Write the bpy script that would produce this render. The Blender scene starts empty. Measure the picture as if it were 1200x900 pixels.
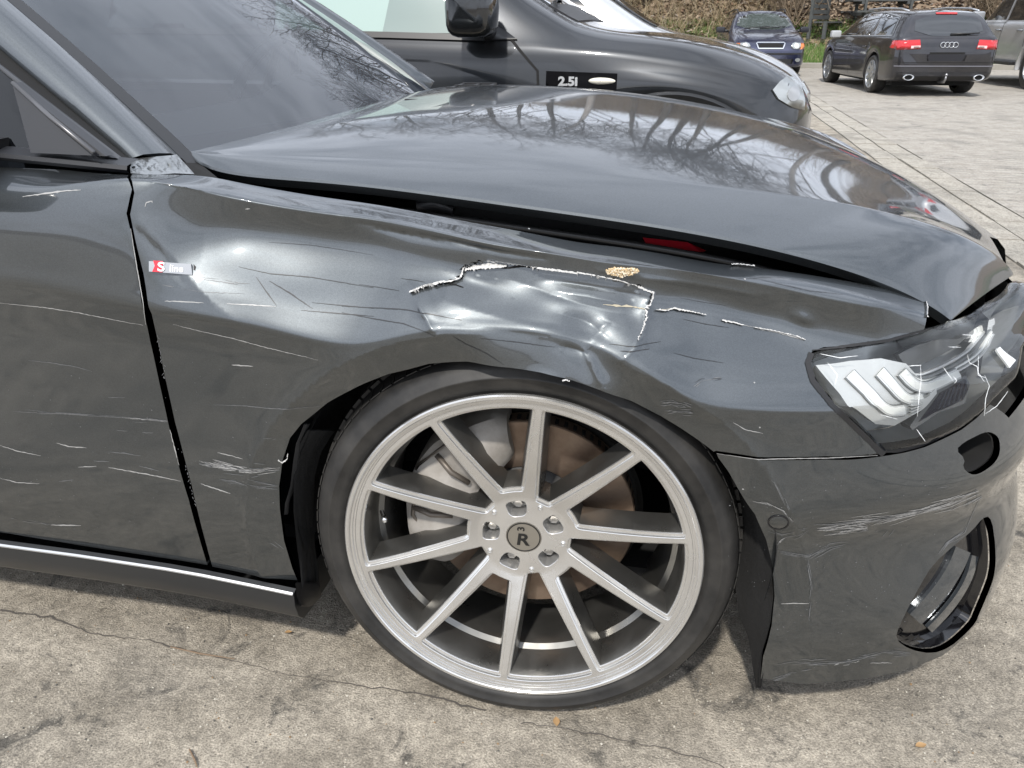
import bpy, bmesh, math, random
import numpy as np
from mathutils import Vector, Matrix
from mathutils.geometry import delaunay_2d_cdt
from mathutils.bvhtree import BVHTree
PI=math.pi; R=math.radians
sc=bpy.context.scene; COL=sc.collection
rng=random.Random(7); nrg=np.random.RandomState(5)
# ------------------------------------------------------------------ camera
CAM=np.array([.1965,-1.938,1.1455]); YAW,PIT,ROL,FPX=-.2017,.4326,.002,917.
def _axes():
    cy,sy=math.cos(YAW),math.sin(YAW); cp,sp=math.cos(PIT),math.sin(PIT)
    f=np.array([sy*cp,cy*cp,-sp]); r=np.array([cy,-sy,0.]); d=np.cross(f,r)
    cr,sr=math.cos(ROL),math.sin(ROL)
    return np.array([r*cr+d*sr,-r*sr+d*cr,f])
MX=_axes()
cd=bpy.data.cameras.new('camera'); cam=bpy.data.objects.new('camera',cd); COL.objects.link(cam)
cd.sensor_width=36; cd.lens=36*FPX/1200; cd.clip_start=.02; cd.clip_end=2000
_m=Matrix(((MX[0][0],-MX[1][0],-MX[2][0],CAM[0]),(MX[0][1],-MX[1][1],-MX[2][1],CAM[1]),(MX[0][2],-MX[1][2],-MX[2][2],CAM[2]),(0,0,0,1)))
cam.matrix_world=_m; sc.camera=cam
# ------------------------------------------------------------------ world, sun, exposure
SUN_EL,SUN_AZ=51.,186.   # azimuth clockwise from +Y
w=bpy.data.worlds.new('World'); sc.world=w; w.use_nodes=True
nt=w.node_tree; bg=nt.nodes['Background']
sky=nt.nodes.new('ShaderNodeTexSky'); sky.sky_type='NISHITA'; sky.sun_disc=False
sky.sun_elevation=R(SUN_EL); sky.sun_rotation=R(SUN_AZ); sky.air_density=1.2; sky.dust_density=2.5; sky.ozone_density=1.0
tc=nt.nodes.new('ShaderNodeTexCoord'); mp=nt.nodes.new('ShaderNodeMapping'); mp.inputs['Scale'].default_value=(1,1,2.6)
no=nt.nodes.new('ShaderNodeTexNoise'); no.inputs['Scale'].default_value=2.2; no.inputs['Detail'].default_value=7; no.inputs['Roughness'].default_value=.55
cr=nt.nodes.new('ShaderNodeValToRGB'); cr.color_ramp.elements[0].position=.20; cr.color_ramp.elements[1].position=.56
mxn=nt.nodes.new('ShaderNodeMix'); mxn.data_type='RGBA'
nt.links.new(tc.outputs['Generated'],mp.inputs['Vector']); nt.links.new(mp.outputs[0],no.inputs['Vector'])
nt.links.new(no.outputs['Fac'],cr.inputs['Fac']); nt.links.new(cr.outputs['Color'],mxn.inputs['Factor'])
nt.links.new(sky.outputs[0],mxn.inputs['A']); mxn.inputs['B'].default_value=(17.0,18.2,20.6,1)
nt.links.new(mxn.outputs['Result'],bg.inputs['Color']); bg.inputs['Strength'].default_value=.11
ld=bpy.data.lights.new('sun','SUN'); ld.energy=5.0; ld.angle=R(2.5); ld.color=(1,.95,.88)
lo=bpy.data.objects.new('sun',ld); COL.objects.link(lo)
sdir=Vector((math.sin(R(SUN_AZ))*math.cos(R(SUN_EL)),math.cos(R(SUN_AZ))*math.cos(R(SUN_EL)),math.sin(R(SUN_EL))))
lo.rotation_euler=sdir.to_track_quat('Z','Y').to_euler()
sc.view_settings.view_transform='Standard'; sc.view_settings.look='None'; sc.view_settings.exposure=-.42; sc.view_settings.gamma=1
sc.cycles.max_bounces=8; sc.cycles.transparent_max_bounces=12
# ------------------------------------------------------------------ pixel helpers (pixels of the 1200x900 photo)
def ray(u,v): return np.array([(u-600)/FPX,(v-450)/FPX,1.])@MX
def atY(u,v,y): q=ray(u,v); return CAM+q*(y-CAM[1])/q[1]
def atZ(u,v,z): q=ray(u,v); return CAM+q*(z-CAM[2])/q[2]
def atX(u,v,x): q=ray(u,v); return CAM+q*(x-CAM[0])/q[0]
def proj(P):
    q=(np.asarray(P)-CAM)@MX.T
    return np.stack([600+FPX*q[...,0]/q[...,2],450+FPX*q[...,1]/q[...,2]],-1)
# ------------------------------------------------------------------ materials
def nd(nt,t,**k):
    n=nt.nodes.new('ShaderNode'+t)
    for a,b in k.items():
        if a in n.inputs.keys() if hasattr(n.inputs,'keys') else False: n.inputs[a].default_value=b
        else: setattr(n,a,b)
    return n
MATS={}
def mat(name,col=(.5,.5,.5),rough=.5,metal=0,coat=0,coatr=.03,spec=.5,var=None,bump=None,emit=None,alpha=None,roughvar=None,aniso=0):
    """var=(scale,amount,col2) noise colour variation; bump=(scale,strength,distance)"""
    if name in MATS: return MATS[name]
    m=bpy.data.materials.new(name); m.use_nodes=True; t=m.node_tree; b=t.nodes['Principled BSDF']
    b.inputs['Base Color'].default_value=(*col,1); b.inputs['Roughness'].default_value=rough; b.inputs['Metallic'].default_value=metal
    b.inputs['Coat Weight'].default_value=coat; b.inputs['Coat Roughness'].default_value=coatr; b.inputs['Specular IOR Level'].default_value=spec
    if aniso: b.inputs['Anisotropic'].default_value=aniso
    co=t.nodes.new('ShaderNodeTexCoord')
    if var:
        n=t.nodes.new('ShaderNodeTexNoise'); n.inputs['Scale'].default_value=var[0]; n.inputs['Detail'].default_value=8; n.inputs['Roughness'].default_value=.62
        t.links.new(co.outputs['Object'],n.inputs['Vector'])
        r=t.nodes.new('ShaderNodeValToRGB'); r.color_ramp.elements[0].position=.5-.5*var[1]; r.color_ramp.elements[1].position=.5+.5*var[1]
        r.color_ramp.elements[0].color=(*col,1); r.color_ramp.elements[1].color=(*var[2],1)
        t.links.new(n.outputs['Fac'],r.inputs['Fac']); t.links.new(r.outputs['Color'],b.inputs['Base Color'])
    if roughvar:
        n=t.nodes.new('ShaderNodeTexNoise'); n.inputs['Scale'].default_value=roughvar[0]; n.inputs['Detail'].default_value=6
        t.links.new(co.outputs['Object'],n.inputs['Vector'])
        r=t.nodes.new('ShaderNodeMapRange'); r.inputs['To Min'].default_value=rough-roughvar[1]; r.inputs['To Max'].default_value=rough+roughvar[1]
        r.inputs['From Min'].default_value=.3; r.inputs['From Max'].default_value=.7
        t.links.new(n.outputs['Fac'],r.inputs['Value']); t.links.new(r.outputs[0],b.inputs['Roughness'])
    if bump:
        n=t.nodes.new('ShaderNodeTexNoise'); n.inputs['Scale'].default_value=bump[0]; n.inputs['Detail'].default_value=6
        t.links.new(co.outputs['Object'],n.inputs['Vector'])
        u=t.nodes.new('ShaderNodeBump'); u.inputs['Strength'].default_value=bump[1]; u.inputs['Distance'].default_value=bump[2]
        t.links.new(n.outputs['Fac'],u.inputs['Height']); t.links.new(u.outputs[0],b.inputs['Normal'])
    if emit: b.inputs['Emission Color'].default_value=(*emit[0],1); b.inputs['Emission Strength'].default_value=emit[1]
    MATS[name]=m; return m
def paintmat(name,col,metal=.9,rough=.38,coatr=.02,dust=(.22,.2,.17),dustamt=.10,flake=.18,cior=1.6):
    """coated metallic car paint with fine flakes and a thin uneven film of dust"""
    if name in MATS: return MATS[name]
    m=bpy.data.materials.new(name); m.use_nodes=True; t=m.node_tree; b=t.nodes['Principled BSDF']; L=t.links.new
    co=t.nodes.new('ShaderNodeTexCoord')
    v=t.nodes.new('ShaderNodeTexVoronoi'); v.inputs['Scale'].default_value=900; L(co.outputs['Object'],v.inputs['Vector'])
    hs=t.nodes.new('ShaderNodeMapRange'); hs.inputs['To Min'].default_value=1-flake; hs.inputs['To Max'].default_value=1+flake
    se=t.nodes.new('ShaderNodeSeparateColor'); L(v.outputs['Color'],se.inputs[0]); L(se.outputs[0],hs.inputs['Value'])
    mu=t.nodes.new('ShaderNodeMix'); mu.data_type='RGBA'; mu.blend_type='MULTIPLY'; mu.inputs['Factor'].default_value=1
    mu.inputs['A'].default_value=(*col,1); L(hs.outputs[0],mu.inputs['B'])
    n=t.nodes.new('ShaderNodeTexNoise'); n.inputs['Scale'].default_value=3.5; n.inputs['Detail'].default_value=9; n.inputs['Roughness'].default_value=.7
    L(co.outputs['Object'],n.inputs['Vector'])
    mr=t.nodes.new('ShaderNodeMapRange'); mr.inputs['From Min'].default_value=.42; mr.inputs['From Max'].default_value=.75; mr.inputs['To Min'].default_value=dustamt*.25; mr.inputs['To Max'].default_value=dustamt*1.6
    L(n.outputs['Fac'],mr.inputs['Value'])
    L(mu.outputs['Result'],b.inputs['Base Color'])
    b.inputs['Metallic'].default_value=metal; b.inputs['Roughness'].default_value=rough
    b.inputs['Coat Weight'].default_value=1; b.inputs['Coat IOR'].default_value=cior
    cr_=t.nodes.new('ShaderNodeMapRange'); cr_.inputs['From Min'].default_value=.35; cr_.inputs['From Max'].default_value=.8; cr_.inputs['To Min'].default_value=coatr; cr_.inputs['To Max'].default_value=coatr+.06
    L(n.outputs['Fac'],cr_.inputs['Value']); L(cr_.outputs[0],b.inputs['Coat Roughness'])
    d=t.nodes.new('ShaderNodeBsdfDiffuse'); d.inputs['Color'].default_value=(*dust,1)
    mx=t.nodes.new('ShaderNodeMixShader'); L(mr.outputs[0],mx.inputs[0]); L(b.outputs[0],mx.inputs[1]); L(d.outputs[0],mx.inputs[2])
    L(mx.outputs[0],t.nodes['Material Output'].inputs['Surface'])
    MATS[name]=m; return m
def glassmat(name,tint=(.6,.65,.65),ior=1.5,rough=.0,film=0.0,filmcol=(.5,.5,.5)):
    if name in MATS: return MATS[name]
    m=bpy.data.materials.new(name); m.use_nodes=True; t=m.node_tree; t.nodes.remove(t.nodes['Principled BSDF']); L=t.links.new
    tr=t.nodes.new('ShaderNodeBsdfTransparent'); tr.inputs[0].default_value=(*tint,1)
    gl=t.nodes.new('ShaderNodeBsdfGlossy'); gl.inputs['Roughness'].default_value=rough; gl.inputs['Color'].default_value=(1,1,1,1)
    fr=t.nodes.new('ShaderNodeFresnel'); fr.inputs['IOR'].default_value=ior
    mx=t.nodes.new('ShaderNodeMixShader'); L(fr.outputs[0],mx.inputs[0]); L(tr.outputs[0],mx.inputs[1]); L(gl.outputs[0],mx.inputs[2])
    out=mx
    if film>0:
        df=t.nodes.new('ShaderNodeBsdfDiffuse'); df.inputs[0].default_value=(*filmcol,1)
        m2=t.nodes.new('ShaderNodeMixShader'); m2.inputs[0].default_value=film; L(mx.outputs[0],m2.inputs[1]); L(df.outputs[0],m2.inputs[2]); out=m2
    L(out.outputs[0],t.nodes['Material Output'].inputs['Surface'])
    MATS[name]=m; return m
PAINT=paintmat('dark_grey_metallic_paint',(.078,.088,.095),metal=.95,rough=.43,dustamt=.010,flake=.12,cior=1.72)
BLACKP=mat('black_plastic',(.012,.012,.013),.45,bump=(300,.1,.001))
GLOSSB=mat('gloss_black',(.006,.006,.007),.12,coat=.6)
DARK=mat('dark_void_lining',(.006,.006,.006),.9)
RUBBER=mat('tyre_rubber',(.007,.007,.007),.55,var=(14,.35,(.036,.034,.031)),bump=(60,.15,.002))
RIMM=mat('brushed_alloy',(.54,.535,.52),.22,metal=.80,var=(9,.9,(.76,.755,.74)),roughvar=(14,.09),bump=(500,.03,.0003))
RIMD=mat('barrel_alloy',(.17,.166,.155),.36,metal=.9,var=(12,.7,(.27,.265,.25)),roughvar=(16,.12))
CHROME=mat('chrome',(.75,.76,.77),.10,metal=1)
ALU=mat('cast_caliper_alloy',(.46,.44,.41),.62,metal=.2,var=(22,.8,(.19,.17,.145)),bump=(60,.5,.002))
RUST=mat('rusty_brake_disc',(.16,.10,.07),.42,metal=.75,var=(30,.9,(.34,.27,.21)),bump=(150,.3,.001))
SCR=mat('bare_scratch',(.36,.36,.355),.5,metal=.2)
SCRD=mat('dull_scratch',(.15,.155,.16),.5,metal=.2)
SCRK=mat('dark_scratch',(.02,.021,.023),.4)
FILL=mat('torn_white_primer',(.55,.545,.53),.6,bump=(400,.6,.002))
GOLD=mat('tan_debris',(.42,.28,.12),.8,var=(300,.9,(.75,.62,.42)))
RED=mat('red_enamel',(.62,.01,.03),.3,coat=.5)
WS=glassmat('windscreen_glass',(.55,.60,.60),1.80,film=.06,filmcol=(.30,.36,.46))
SG=glassmat('side_window_glass',(.25,.28,.28),1.5)
LENS=glassmat('headlight_lens',(.96,.97,.97),1.38,film=.01,filmcol=(.5,.52,.53))
# ------------------------------------------------------------------ mesh helpers
def mk(name,verts,faces,mats,parent=None,smooth=True,midx=None,normals=None,loc=None):
    me=bpy.data.meshes.new(name)
    me.from_pydata([tuple(map(float,v)) for v in verts],[],[tuple(map(int,f)) for f in faces]); 
    if not isinstance(mats,(list,tuple)): mats=[mats]
    for m in mats: me.materials.append(m)
    if midx is not None: me.polygons.foreach_set('material_index',list(map(int,midx)))
    if smooth: me.polygons.foreach_set('use_smooth',[True]*len(me.polygons))
    me.update()
    if normals is not None: me.normals_split_custom_set_from_vertices([tuple(map(float,n)) for n in normals])
    o=bpy.data.objects.new(name,me); COL.objects.link(o)
    if parent is not None: o.parent=parent
    if loc is not None: o.location=loc
    return o
class MB:
    def __init__(s): s.v=[]; s.f=[]; s.m=[]
    def add(s,v,f,mi=0):
        n=len(s.v); s.v+= [tuple(map(float,p)) for p in v]; s.f+=[tuple(int(i)+n for i in q) for q in f]; s.m+=[mi]*len(f); return s
    def box(s,c,d,mi=0,M=None):
        x,y,z=[k/2 for k in d]
        v=[Vector((sx*x,sy*y,sz*z)) for sx in(-1,1) for sy in(-1,1) for sz in(-1,1)]
        if M is not None: v=[M@p for p in v]
        v=[(p[0]+c[0],p[1]+c[1],p[2]+c[2]) for p in v]
        return s.add(v,[(0,1,3,2),(4,6,7,5),(0,4,5,1),(2,3,7,6),(0,2,6,4),(1,5,7,3)],mi)
    def tube(s,pts,rad,n=8,mi=0,cap=True):
        pts=[Vector(p) for p in pts]; V=[];F=[]
        for i,p in enumerate(pts):
            d=(pts[min(i+1,len(pts)-1)]-pts[max(i-1,0)]).normalized()
            a=d.cross(Vector((0,0,1)) if abs(d.z)<.9 else Vector((1,0,0))).normalized(); b=d.cross(a)
            r=rad[i] if isinstance(rad,(list,tuple)) else rad
            for k in range(n):
                t=2*PI*k/n; V.append(p+a*(r*math.cos(t))+b*(r*math.sin(t)))
        for i in range(len(pts)-1):
            for k in range(n): F.append((i*n+k,i*n+(k+1)%n,(i+1)*n+(k+1)%n,(i+1)*n+k))
        if cap: F.append(tuple(range(n))[::-1]); F.append(tuple((len(pts)-1)*n+k for k in range(n)))
        return s.add(V,F,mi)
    def lathe(s,prof,n=48,mi=0,T=lambda r,a,h:(r*math.cos(a),-h,r*math.sin(a)),close=False):
        V=[];F=[]; m=len(prof)
        for k in range(n):
            a=2*PI*k/n
            for r,h in prof: V.append(T(r,a,h))
        for k in range(n):
            for j in range(m-1 if not close else m):
                j2=(j+1)%m; F.append((k*m+j,((k+1)%n)*m+j,((k+1)%n)*m+j2,k*m+j2))
        return s.add(V,F,mi)
    def ruled(s,rows,mi=0,closed=False):
        m=len(rows[0]); V=[p for r in rows for p in r]; F=[]
        for i in range(len(rows)-1):
            for j in range(m if closed else m-1):
                j2=(j+1)%m; F.append((i*m+j,i*m+j2,(i+1)*m+j2,(i+1)*m+j))
        return s.add(V,F,mi)
    def build(s,name,mats,parent=None,smooth=False,loc=None,recalc=False):
        o=mk(name,s.v,s.f,mats,parent,smooth,s.m,loc=loc)
        if recalc:
            bm=bmesh.new(); bm.from_mesh(o.data); bmesh.ops.recalc_face_normals(bm,faces=bm.faces); bm.to_mesh(o.data); bm.free()
        return o
def autosm(o,ang=35):
    bm=bmesh.new(); bm.from_mesh(o.data)
    bmesh.ops.remove_doubles(bm,verts=bm.verts,dist=1e-5); bmesh.ops.recalc_face_normals(bm,faces=bm.faces)
    for e in bm.edges:
        if len(e.link_faces)==2: e.smooth = e.calc_face_angle(0)<R(ang)
    for f in bm.faces: f.smooth=True
    bm.to_mesh(o.data); bm.free(); return o
def bevel(o,w=.01,seg=2,ang=35):
    bm=bmesh.new(); bm.from_mesh(o.data); bmesh.ops.remove_doubles(bm,verts=bm.verts,dist=1e-5)
    es=[e for e in bm.edges if len(e.link_faces)==2 and e.calc_face_angle(0)>R(ang)]
    bmesh.ops.bevel(bm,geom=es,offset=w,segments=seg,affect='EDGES',profile=.6,clamp_overlap=True)
    for f in bm.faces: f.smooth=True
    bm.to_mesh(o.data); bm.free(); return autosm(o,ang)
def tag(o,label=None,cat=None,group=None,kind=None):
    if label: o['label']=label
    if cat: o['category']=cat
    if group: o['group']=group
    if kind: o['kind']=kind
    return o
def empty(name,loc=(0,0,0),rz=0,parent=None):
    o=bpy.data.objects.new(name,None); COL.objects.link(o); o.location=loc; o.rotation_euler=(0,0,rz); o.empty_display_size=.2
    if parent is not None: o.parent=parent
    return o
def inpoly(P,poly):
    P=np.asarray(P); x,y=P[:,0],P[:,1]; c=np.zeros(len(P),bool); n=len(poly); j=n-1
    for i in range(n):
        xi,yi=poly[i]; xj,yj=poly[j]
        k=((yi>y)!=(yj>y)); 
        if yi!=yj: c^= k&(x<(xj-xi)*(y-yi)/(yj-yi)+xi)
        j=i
    return c
def resamp(poly,step,closed=True):
    P=np.array(poly,float); out=[]
    n=len(P)
    for i in range(n if closed else n-1):
        a=P[i]; b=P[(i+1)%n]; m=max(1,int(np.ceil(np.linalg.norm(b-a)/step)))
        for k in range(m): out.append(a+(b-a)*k/m)
    if not closed: out.append(P[-1])
    return np.array(out)
def smoothpoly(poly,it=1,closed=True):
    P=np.array(poly,float)
    for _ in range(it):
        if closed:
            Q=np.roll(P,-1,0); P=np.stack([.75*P+.25*Q,.25*P+.75*Q],1).reshape(-1,P.shape[1])
        else:
            Q=np.stack([.75*P[:-1]+.25*P[1:],.25*P[:-1]+.75*P[1:]],1).reshape(-1,P.shape[1]); P=np.vstack([P[:1],Q,P[-1:]])
    return P
def _area(P): P=np.array(P); return abs(.5*np.sum(P[:,0]*np.roll(P[:,1],-1)-P[:,1]*np.roll(P[:,0],-1)))
def cdt(outer,holes,step):
    want=_area(outer)-sum(_area(h) for h in holes); best=None
    for k in range(6):
        vv,F=_cdt(outer,holes,step,k); got=sum(_area(vv[list(f)]) for f in F)
        if best is None or abs(got-want)<best[0]: best=(abs(got-want),vv,F)
        if best[0]<.004*want: break
    return best[1],best[2]
def _cdt(outer,holes,step,seed=0):
    loops=[np.array(outer)]+[np.array(h) for h in holes]
    allp=np.vstack(loops); lo=allp.min(0); hi=allp.max(0)
    gx=np.arange(lo[0]+step*.5,hi[0],step); gy=np.arange(lo[1]+step*.43,hi[1],step*.87)
    G=np.array([(x+(.5*step if j%2 else 0),y) for j,y in enumerate(gy) for x in gx]); G=G+np.random.RandomState(seed).uniform(-.06-.04*seed,.06+.04*seed,G.shape)*step if len(G) else G
    if len(G):
        k=inpoly(G,loops[0])
        for h in loops[1:]: k&=~inpoly(G,h)
        G=G[k]
    if len(G):
        keep=np.ones(len(G),bool)
        for a in range(0,len(G),2000):
            D=((G[a:a+2000,None]-allp[None])**2).sum(-1).min(1); keep[a:a+2000]=D>(step*.45)**2
        G=G[keep]
    V=[];E=[]
    for l in loops:
        b=len(V); V+=[tuple(p) for p in l]; E+=[(b+i,b+(i+1)%len(l)) for i in range(len(l))]
    nb=len(V); V+=[tuple(p) for p in G]
    r=delaunay_2d_cdt([Vector(p) for p in V],E,[],0,1e-7)
    vv=np.array([tuple(p) for p in r[0]]); F=[f for f in r[2] if len(f)>=3]
    cen=np.array([vv[list(f)].mean(0) for f in F]); k=inpoly(cen,loops[0])
    for h in loops[1:]: k&=~inpoly(cen,h)
    F=[f for f,q in zip(F,k) if q]
    return vv,F
# ------------------------------------------------------------------ pchip along rows
def pchip_rows(T,Yv,t):
    """T (K,), Yv (N,K), t (N,) -> (N,)"""
    h=np.diff(T); dl=np.diff(Yv,axis=1)/h
    m=np.zeros_like(Yv); a,b=dl[:,:-1],dl[:,1:]
    w1=2*h[1:]+h[:-1]; w2=h[1:]+2*h[:-1]
    with np.errstate(divide='ignore',invalid='ignore'): mm=(w1+w2)/(w1/a+w2/b)
    m[:,1:-1]=np.where(a*b>0,mm,0); m[:,0]=dl[:,0]; m[:,-1]=dl[:,-1]
    i=np.clip(np.searchsorted(T,t,side='right')-1,0,len(T)-2); r=np.arange(len(t)); hh=h[i]; q=(t-T[i])/hh
    return (2*q**3-3*q**2+1)*Yv[r,i]+(q**3-2*q**2+q)*hh*m[r,i]+(-2*q**3+3*q**2)*Yv[r,i+1]+(q**3-q**2)*hh*m[r,i+1]
def pchip1(xk,yk,x):
    xk=np.array(xk,float); yk=np.array(yk,float); x=np.clip(np.asarray(x,float),xk[0],xk[-1])
    return pchip_rows(xk,np.repeat(yk[None],len(x),0),x)
# ------------------------------------------------------------------ the body side of the damaged car
X0,NE,WID,XF=-.05,2.85,.945,.945
_t=np.concatenate([np.linspace(0,1,900)[:-1]])
_th=np.linspace(0,PI/2,1500)
_px=X0+(XF-X0)*np.sin(_th)**(2/NE); _py=-WID*np.cos(_th)**(2/NE)
_bx=np.linspace(-4.0,X0,400)[:-1]; _by=-WID+.05*np.clip((-_bx-2.2)/1.8,0,1)**2
PXX=np.concatenate([_bx,_px]); PYY=np.concatenate([_by,_py])
k_=np.concatenate([[True],np.hypot(np.diff(PXX),np.diff(PYY))>1e-7]); PXX=PXX[k_]; PYY=PYY[k_]
PSS=np.concatenate([[0],np.cumsum(np.hypot(np.diff(PXX),np.diff(PYY)))]); PSS-=np.interp(0,PXX,PSS)
su=np.linspace(PSS[0],PSS[-1],3000); PXX=np.interp(su,PSS,PXX); PYY=np.interp(su,PSS,PYY); PSS=su
tx=np.gradient(PXX,PSS); ty=np.gradient(PYY,PSS); ln=np.hypot(tx,ty); PNX=ty/ln; PNY=-tx/ln
SMAX=PSS[-1]
def plan(s,d):
    x=np.interp(s,PSS,PXX); y=np.interp(s,PSS,PYY); nx=np.interp(s,PSS,PNX); ny=np.interp(s,PSS,PNY)
    return x-nx*d,y-ny*d
def s_x(x): return float(np.interp(x,PXX,PSS))
def px_s(u,v,d):
    q=ray(u,v); cx,cy=plan(PSS,d)
    # signed side of ray in plan
    sd=(cx-CAM[0])*q[1]-(cy-CAM[1])*q[0]
    k=np.where((sd[:-1]*sd[1:]<=0))[0]
    best=None
    for i in k:
        f=sd[i]/(sd[i]-sd[i+1]) if sd[i]!=sd[i+1] else 0
        x=cx[i]+(cx[i+1]-cx[i])*f; y=cy[i]+(cy[i+1]-cy[i])*f
        t=((x-CAM[0])*q[0]+(y-CAM[1])*q[1])/(q[0]**2+q[1]**2)
        if t>0 and (best is None or t<best[0]): best=(t,PSS[i]+(PSS[i+1]-PSS[i])*f)
    if best is None: raise ValueError((u,v,d))
    return best[1],CAM[2]+q[2]*best[0]
# feature lines from the sill up; w = (x, z, inset) in metres, p = (pixel, pixel, inset)
W=lambda x,z,d:(s_x(x),z,d)
FR=SMAX
def P_(u,v,d): s,z=px_s(u,v,d); return (s,z,d)
FEAT=[
 (0.00,[W(-4,.14,.07),W(-.6,.14,.06),W(.3,.10,.04),W(.42,.13,.025),W(.52,.13,.012),W(.65,.13,-.005),W(.8,.13,-.012),(FR,.13,0)]),
 (0.12,[W(-4,.26,.025),W(-.6,.26,.022),W(.3,.22,.012),W(.45,.24,.010),W(.55,.24,.004),W(.65,.24,-.012),W(.8,.25,-.018),(FR,.25,-.01)]),
 (0.29,[W(-4,.43,.010),W(-.6,.43,.010),W(.3,.40,.006),W(.5,.41,.016),W(.75,.41,.014),(FR,.42,.01)]),
 (0.40,[W(-4,.56,.012),W(-.6,.56,.012),W(.3,.50,.0),W(.5,.49,.0),W(.75,.49,.0),(FR,.50,.0)]),
 (0.52,[W(-4,.66,.010),W(-.6,.68,.010),W(-.2,.66,.004),W(.3,.62,.004),W(.5,.59,.010),W(.75,.59,.02),(FR,.60,.01)]),
 (0.64,[W(-4,.80,0),P_(0,326,0),P_(165,358,0),P_(300,382,0),P_(400,404,0),P_(517,388,0),P_(615,391,0),P_(733,424,.0),P_(830,474,.0),P_(930,484,.006),W(.56,.645,.02),W(.75,.65,.035),(FR,.66,.02)]),
 (0.79,[W(-4,.885,.012),P_(0,250,.012),P_(147.5,251,.020),P_(215,256,.048),P_(290,265,.080),P_(365,273,.088),P_(437,282.5,.086),P_(485,294,.074),P_(541,306,.062),P_(600,317,.058),P_(678,328,.060),P_(757,338,.068),P_(813,344,.082),P_(898,360,.086),P_(984,384,.070),P_(1060,392,.05),W(.75,.69,.06),(FR,.70,.03)]),
 (0.83,[W(-4,.915,.025),P_(0,225,.026),P_(152,209,.042),P_(215,219,.052),P_(265,231,.072),P_(340,245,.083),P_(437,257.5,.084),P_(507,270.6,.069),P_(572,286,.058),P_(640,296,.057),P_(711,308,.060),P_(792,316,.076),P_(900,334,.083),P_(956,347,.074),P_(1040,362,.056),W(.75,.715,.075),(FR,.72,.05)]),
 (0.90,[W(-4,.955,.085),P_(0,196,.085),P_(152,203,.10),P_(228,205.5,.118),P_(295,217,.136),P_(365,229,.144),P_(435,239,.146),P_(500,250.5,.140),P_(593,268,.134),P_(678,284,.136),P_(727,290,.140),P_(857,311,.144),P_(900,315.5,.138),P_(960,324,.135),P_(1032,337,.132),P_(1086,351,.13),W(.80,.735,.12),(FR,.73,.09)]),
 (0.98,[W(-4,.985,.16),P_(0,176,.15),W(-.58,.945,.19),W(-.2,.905,.215),W(.1,.86,.21),W(.4,.81,.21),W(.6,.765,.20),W(.8,.735,.19),(FR,.73,.16)]),
]
FT=np.array([f[0] for f in FEAT])
def feats(s):
    Z=np.stack([pchip1([p[0] for p in f[1]],[p[1] for p in f[1]],s) for f in FEAT],1)
    D=np.stack([pchip1([p[0] for p in f[1]],[p[2] for p in f[1]],s) for f in FEAT],1)
    return Z,D
# tabulate once on a fine grid of s for speed
SG_=np.linspace(PSS[0],SMAX,4000); ZG,DG=feats(SG_)
FT=np.concatenate([FT[:5],[.617],FT[5:6],[.666],FT[6:]])
ZG=np.concatenate([ZG[:,:5],(ZG[:,5]*.83+ZG[:,4]*.17)[:,None],ZG[:,5:6],(ZG[:,5]*.80+ZG[:,6]*.20)[:,None],ZG[:,6:]],1)
DG=np.concatenate([DG[:,:5],(DG[:,5]*.80+DG[:,4]*.20)[:,None],DG[:,5:6],(DG[:,5]*.83+DG[:,6]*.17)[:,None],DG[:,6:]],1)
ker=np.exp(-.5*(np.arange(-30,31)/12.)**2); ker/=ker.sum()
def _sm(A):
    P=np.pad(A,((30,30),(0,0)),mode='edge'); return np.stack([np.convolve(P[:,k],ker,'valid') for k in range(A.shape[1])],1)
ZG=_sm(ZG); DG=_sm(DG)
def rowinterp(G,s):
    f=(s-SG_[0])/(SG_[1]-SG_[0]); i=np.clip(f.astype(int),0,len(SG_)-2); q=(f-i)[:,None]; return G[i]*(1-q)+G[i+1]*q
def base(s,t):
    s=np.asarray(s,float); t=np.asarray(t,float)
    z=pchip_rows(FT,rowinterp(ZG,s),t); d=pchip_rows(FT,rowinterp(DG,s),t); return z,d
def base3(s,t,dd=0):
    z,d=base(s,t); x,y=plan(s,d+dd); return np.stack([x,y,z],-1)
_ss=np.linspace(-2.2,SMAX-.02,420); _tt=np.linspace(0.01,.97,170)
_S,_T=np.meshgrid(_ss,_tt,indexing='ij'); _S=_S.ravel(); _T=_T.ravel(); _UV=proj(base3(_S,_T))
_dist=np.linalg.norm(base3(_S,_T)-CAM,axis=1)
_cell={}
for _i,(_a,_b) in enumerate(np.floor(_UV/8).astype(int)):
    if -60<_a<240 and -30<_b<140:
        _k=(_a,_b)
        if _k not in _cell or _dist[_cell[_k]]>_dist[_i]+.02: _cell[_k]=_i
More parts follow.
